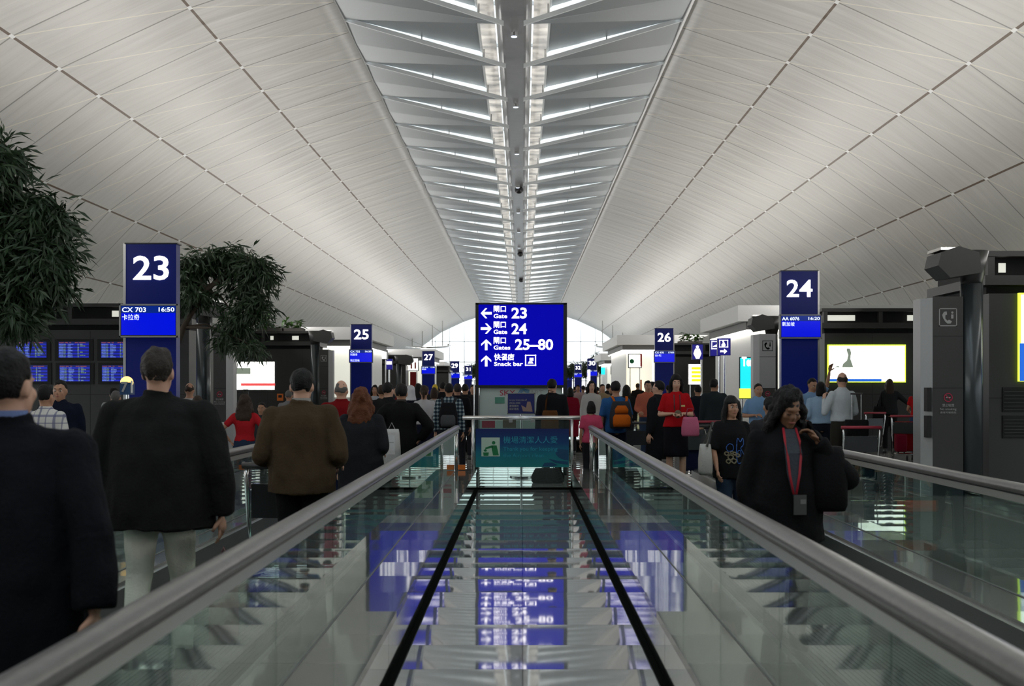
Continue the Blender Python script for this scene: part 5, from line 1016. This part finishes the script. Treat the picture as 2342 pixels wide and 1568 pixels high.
X = px(480, 6.4); bag('small white and red carrier bag low behind the pale trousers', X, 6.7, .22, .62, .075, .06, (.45, .25, .25), [(X-.04, 6.7, .6), (X, 6.7, .72), (X+.04, 6.7, .6)], 'carrier_bag')
bag('black holdall standing on the floor behind the glass barrier', px(1253, 21), 21.0, .0, .24, .27, .14, (.012, .012, .013), [(px(1235, 21), 21, .22), (px(1253, 21), 21, .34), (px(1271, 21), 21, .22)], 'holdall')
X = px(2013, 30.8); bag('black handbag hanging beside the black jacket before the wide advert', X, 30.9, .75, 1.12, .15, .07, (.01, .01, .01), [(X-.05, 30.9, 1.1), (X+.05, 30.9, 1.45), (X+.07, 30.9, 1.1)])
X = px(1585, 19.9); bag('navy sack lying on the trolley behind the red polo shirt', X, 20.0, .27, .62, .17, .12, (.012, .017, .05), None, 'sack')
r_, gi, s, MH, wr = PEOPLE['auburn']; a = rot_pt(r_, wr[0][1]*s+Vector((-.07, -.08, .03))); o = B(a.x-.02, a.x+.05, a.y-.004, a.y, a.z-.06, a.z+.12).build('paper_sheet', 'white_plain'); tag(o, 'white sheet of paper in the hand of the auburn-haired person', 'paper'); MB().box(a.x-.01, a.x+.04, a.y-.006, a.y-.004, a.z+.05, a.z+.055).build('printed_line', 'grey_text', o)
def suitcase(label, X, d, w_, h, t, col, trim=None, handle=True, z0=.0):
    o = MB().loft([(z0+.04, w_/2*.95, t/2*.9, X, d), (z0+.07, w_/2, t/2, X, d), (z0+h-.03, w_/2, t/2, X, d), (z0+h, w_/2*.93, t/2*.85, X, d)], 24, 5).build('suitcase', cm(col), smooth=True); tag(o, label, 'suitcase')
    for q in (-1, 1): MB().tube([(X+q*(w_/2-.05)-.015, d, z0+.03), (X+q*(w_/2-.05)+.015, d, z0+.03)], .03, 12).build('wheel', 'black_plastic', o)
    if trim: MB().loft([(z0+h*.78, w_/2*.97, t/2+.012, X, d), (z0+h*.80, w_/2*.99, t/2+.015, X, d), (z0+h*.97, w_/2*.96, t/2+.01, X, d)], 24, 5).build('orange_pocket', cm(trim), o, smooth=True)
    if handle:
        for q in (-.07, .07): MB().tube([(X+q, d, z0+h-.02), (X+q, d, z0+h+.38)], .008, 8).build('handle_rod', 'steel', o)
        MB().tube([(X-.09, d, z0+h+.39), (X+.09, d, z0+h+.39)], .014, 8).build('grip', 'black_plastic', o)
    return o
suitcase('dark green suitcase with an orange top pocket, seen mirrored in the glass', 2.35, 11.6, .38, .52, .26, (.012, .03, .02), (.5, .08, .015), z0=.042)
def trolley(label, X, d, yaw=0, bar='crimson', n=0):
    o = thing('luggage_trolley', (X, d, 0.042 if 1.1 < abs(X) < 2.9 and d < 19.4 else 0), label, 'luggage trolley'); o.rotation_euler.z = math.radians(yaw); WL[o.name] = Vector((0, 0, 0))
    for q in (-1, 1):
        MB().tube([(q*.27, .30, .95), (q*.27, .32, .9), (q*.26, .26, .55), (q*.25, .20, .18), (q*.20, -.45, .14)], .016, 8).build('side_frame', 'steel', o, smooth=True)
        MB().tube([(q*.25-.02, .22, .07), (q*.25+.02, .22, .07)], .07, 16).build('wheel', 'black_plastic', o)
    MB().tube([(-.02, -.42, .06), (.02, -.42, .06)], .06, 16).build('wheel', 'black_plastic', o)
    MB().tube([(-.30, .30, .97), (.30, .30, .97)], .024, 10).build('handle_bar', bar, o, smooth=True)
    mb = MB()
    for k in range(7): mb.tube([(-.22, .15-.1*k, .165), (.22, .15-.1*k, .165)], .007, 6)
    mb.build('platform', 'steel', o); mb = MB().tube([(-.24, .28, .80), (-.24, .12, .70), (.24, .12, .70), (.24, .28, .80)], .008, 6)
    for k in range(5): mb.tube([(-.24+.12*k, .27, .84), (-.24+.12*k, .13, .70)], .005, 6)
    mb.build('basket', 'steel', o); B(-.24, .24, .275, .285, .60, .84).build('sign_plate', 'sign_frame', o)
    return o
trolley('steel luggage trolley ahead of the brown coat, its frame showing at the left', -1.66, 9.25, 180, 'black_plastic')
trolley('luggage trolley with a crimson handle left of the printed T-shirt', px(1622, 22), 22, 8)
trolley('luggage trolley beside the blue shirt with the orange backpack', px(1442, 21.8), 21.8, 180, 'black_plastic')
trolley('luggage trolley under the black cases of the white-shirted person', px(1958, 19.4), 19.4, 180)
trolley('luggage trolley loaded with red luggage by the dark pillar', px(2072, 27.2), 27.2, 160)
trolley('empty luggage trolley parked by the wall near the wide advert', px(2000, 30), 30.6, 200)
trolley('luggage trolley carrying a navy sack behind the red polo shirt', px(1587, 20), 20.1, 190, 'black_plastic')
suitcase('tall black case on the trolley beside the white shirt', px(1955, 19.4), 19.3, .34, .52, .22, (.009, .009, .010), None, True, .56)
suitcase('wide black case at the bottom of the trolley beside the white shirt', px(1960, 19.4), 19.3, .44, .34, .3, (.012, .012, .013), None, False, .19)
suitcase('red suitcase on the trolley by the dark pillar', px(2070, 27.1), 27.1, .42, .66, .26, (.22, .006, .01), None, False, .19)
suitcase('crimson case left of the red suitcase on the same trolley', px(2048, 27.15), 26.75, .22, .4, .2, (.16, .006, .02), None, False, .19)
for k in range(2):
    X = px(597+56*k, 25.3); o = thing('waiting_seat', (X, 25.2, 0), ('blue waiting seat under the sitting person, right of the red T-shirt', 'blue waiting seat half hidden by the brown coat')[k], 'seat')
    MB().prism([(24.98, .38), (25.45, .36), (25.47, .40), (24.98, .43)], X-.22, X+.22, 'x').build('seat', 'seat_blue', o); MB().prism([(25.44, .42), (25.52, .40), (25.64, .88), (25.58, .90)], X-.22, X+.22, 'x').build('backrest', 'seat_blue', o)
    MB().tube([(X, 25.4, 0), (X, 25.4, .37)], .03).build('leg', 'steel', o); B(X-.2, X+.2, 25.35, 25.5, .0, .03).build('foot_plate', 'steel', o)

# ---------------------------------------------------------------- trees and roof planting
def tree(label, X, d, blobs, trunk, leaf, nl, seed, m='leaf', pot=True, name='potted_tree'):
    rr = random.Random(seed); o = thing(name, (trunk[0][0], trunk[0][1], 0), label, 'tree'); 
    tb = MB(); tb.tube(trunk, [.07*(1-.5*i/len(trunk)) for i in range(len(trunk))], 10)
    lf = MB(); top = Vector(trunk[-1])
    for (cx, cy, cz, rx, ry, rz) in blobs:
        c = Vector((cx, cy, cz)); a = min((Vector(p) for p in trunk[1:]), key=lambda p: (p-c).length); tb.tube([a, a.lerp(c, .5)+Vector((0, 0, .15)), c], [.03, .02, .01], 6)
        vol = max(1, int(nl*rx*rz*6))
        for k in range(vol):
            q = Vector([rr.gauss(0, 1) for _ in range(3)]).normalized()*(rr.random()**.5); p = c+Vector((q.x*rx, q.y*ry, q.z*rz)); L_ = 5
            sd = Vector((rr.gauss(0, 1), rr.gauss(0, 1), rr.gauss(-.5, .45))).normalized()
            for j in range(L_):      # a spray of narrow drooping leaves
                dd = (sd+Vector([rr.gauss(0, .55) for _ in range(3)])+Vector((0, 0, -.35))).normalized(); ln = leaf*rr.uniform(.6, 1.15); wv = dd.cross(Vector([rr.gauss(0, 1) for _ in range(3)])).normalized()*leaf*.085
                a_ = p+sd*leaf*.25*j; m1 = a_+dd*ln*.45; e = a_+dd*ln+Vector((0, 0, -ln*.12)); i = len(lf.v); lf.v += [tuple(a_), tuple(m1+wv), tuple(e), tuple(m1-wv)]; lf.f.append((i, i+1, i+2, i+3))
    tb.build('trunk', 'bark', o, smooth=True); lf.build('foliage', m, o, fix=False)
    x, y = trunk[0][:2]; 
    if pot: MB().tube([(x, y, 0), (x, y, .5), (x, y, .52)], [.28, .36, .36], 20).build('planter', 'pot', o, smooth=True)
    return o
def bl(l, d, dy=.5): return [(px(x, d), d+R.uniform(-.25, .25), pz(y, d), rx*d/F, dy, ry*d/F) for x, y, rx, ry in l]
tree('large dark-leaved tree at the left edge, its sprays hanging over the cabin', 0, 16, bl([(10, 370, 45, 70), (30, 470, 65, 55), (95, 490, 50, 50), (20, 560, 90, 60), (110, 580, 45, 55), (90, 640, 60, 50), (20, 650, 60, 60), (40, 720, 60, 40), (-60, 500, 90, 160), (-90, 680, 80, 80)], 16), [(px(-150, 16), 16, .4), (px(-140, 16), 16, 1.8), (px(-100, 16), 16, 3.0), (px(-30, 16), 16, 4.0), (px(0, 16), 16, 4.6)], .22, 380, 1)
tree('dark-leaved tree right of gate sign 23, drooping over the phone pillar', 0, 24, bl([(430, 620, 35, 45), (480, 590, 45, 35), (530, 590, 45, 35), (585, 600, 42, 28), (610, 620, 25, 25), (450, 670, 40, 30), (560, 650, 45, 40), (585, 700, 30, 38), (540, 730, 35, 40), (520, 770, 28, 28), (580, 790, 28, 22), (420, 640, 30, 60)], 24), [(px(372, 24), 24, .4), (px(380, 24), 24, 1.8), (px(420, 24), 24, 2.7), (px(470, 24), 24, 3.4), (px(540, 24), 24, 3.8)], .22, 240, 2)
def plant(label, x, d, y, w_, h, n, m='leaf_bright', seed=3):
    rr = random.Random(seed); cx, cz = px(x, d), pz(y, d); o = thing('roof_plant', (cx, d, cz), label, 'plant'); lf = MB(); st = MB()
    for k in range(n):
        bx_ = cx+rr.uniform(-.5, .5)*w_*d/F; a = Vector((bx_, d+rr.uniform(-.2, .2), cz)); e = a+Vector((rr.gauss(0, .12), rr.gauss(0, .1), rr.uniform(.4, 1)*h*d/F)); st.tube([a, e], .008, 5)
        for j in range(5):
            p = a.lerp(e, rr.uniform(.3, 1)); dd = Vector((rr.gauss(0, 1), rr.gauss(0, 1), rr.gauss(.2, .4))).normalized(); wv = dd.cross(Vector((0, 0, 1))).normalized()*.07; i = len(lf.v); L_ = .3
            lf.v += [tuple(p), tuple(p+dd*L_*.5+wv), tuple(p+dd*L_+Vector((0, 0, -.08))), tuple(p+dd*L_*.5-wv)]; lf.f.append((i, i+1, i+2, i+3))
    st.build('stem', 'bark', o); lf.build('foliage', m, o, fix=False); MB().box(cx-.5*w_*d/F-.1, cx+.5*w_*d/F+.1, d-.25, d+.25, cz-.02, cz+.1).build('trough', 'pot', o)
plant('leafy bright green plant on the dark cabin roof, nearer the tree', 622, 45.2, 757, 46, 36, 10, seed=4); plant('second bright green plant on the same cabin roof, nearer gate sign 25', 672, 45.2, 757, 34, 26, 8, seed=5)
plant('spiky green plant on the dark cabin roof right of gate sign 26', 1578, 58.8, 785, 44, 26, 14, 'leaf_bright', 6)
for x, d_, lb, sd in ((1088, 152, 'distant small tree left of the direction board', 8), (1372, 114, 'distant small tree behind gate sign 30', 9), (1312, 150, 'distant small tree behind gate sign 32', 10), (1340, 145, 'distant small tree between gate signs 30 and 32', 11)):
    X = px(x, d_); tree(lb, X, d_, [(X, d_, 3.9, .9, .8, .9), (X+.6, d_, 3.5, .7, .6, .6), (X-.6, d_, 3.4, .7, .6, .6)], [(X, d_, .4), (X, d_, 2.4), (X, d_, 3.4)], .4, 60, sd)
#@@END
for _s in list(bpy.data.scenes):
    if _s.name == 'tmp': bpy.data.scenes.remove(_s)
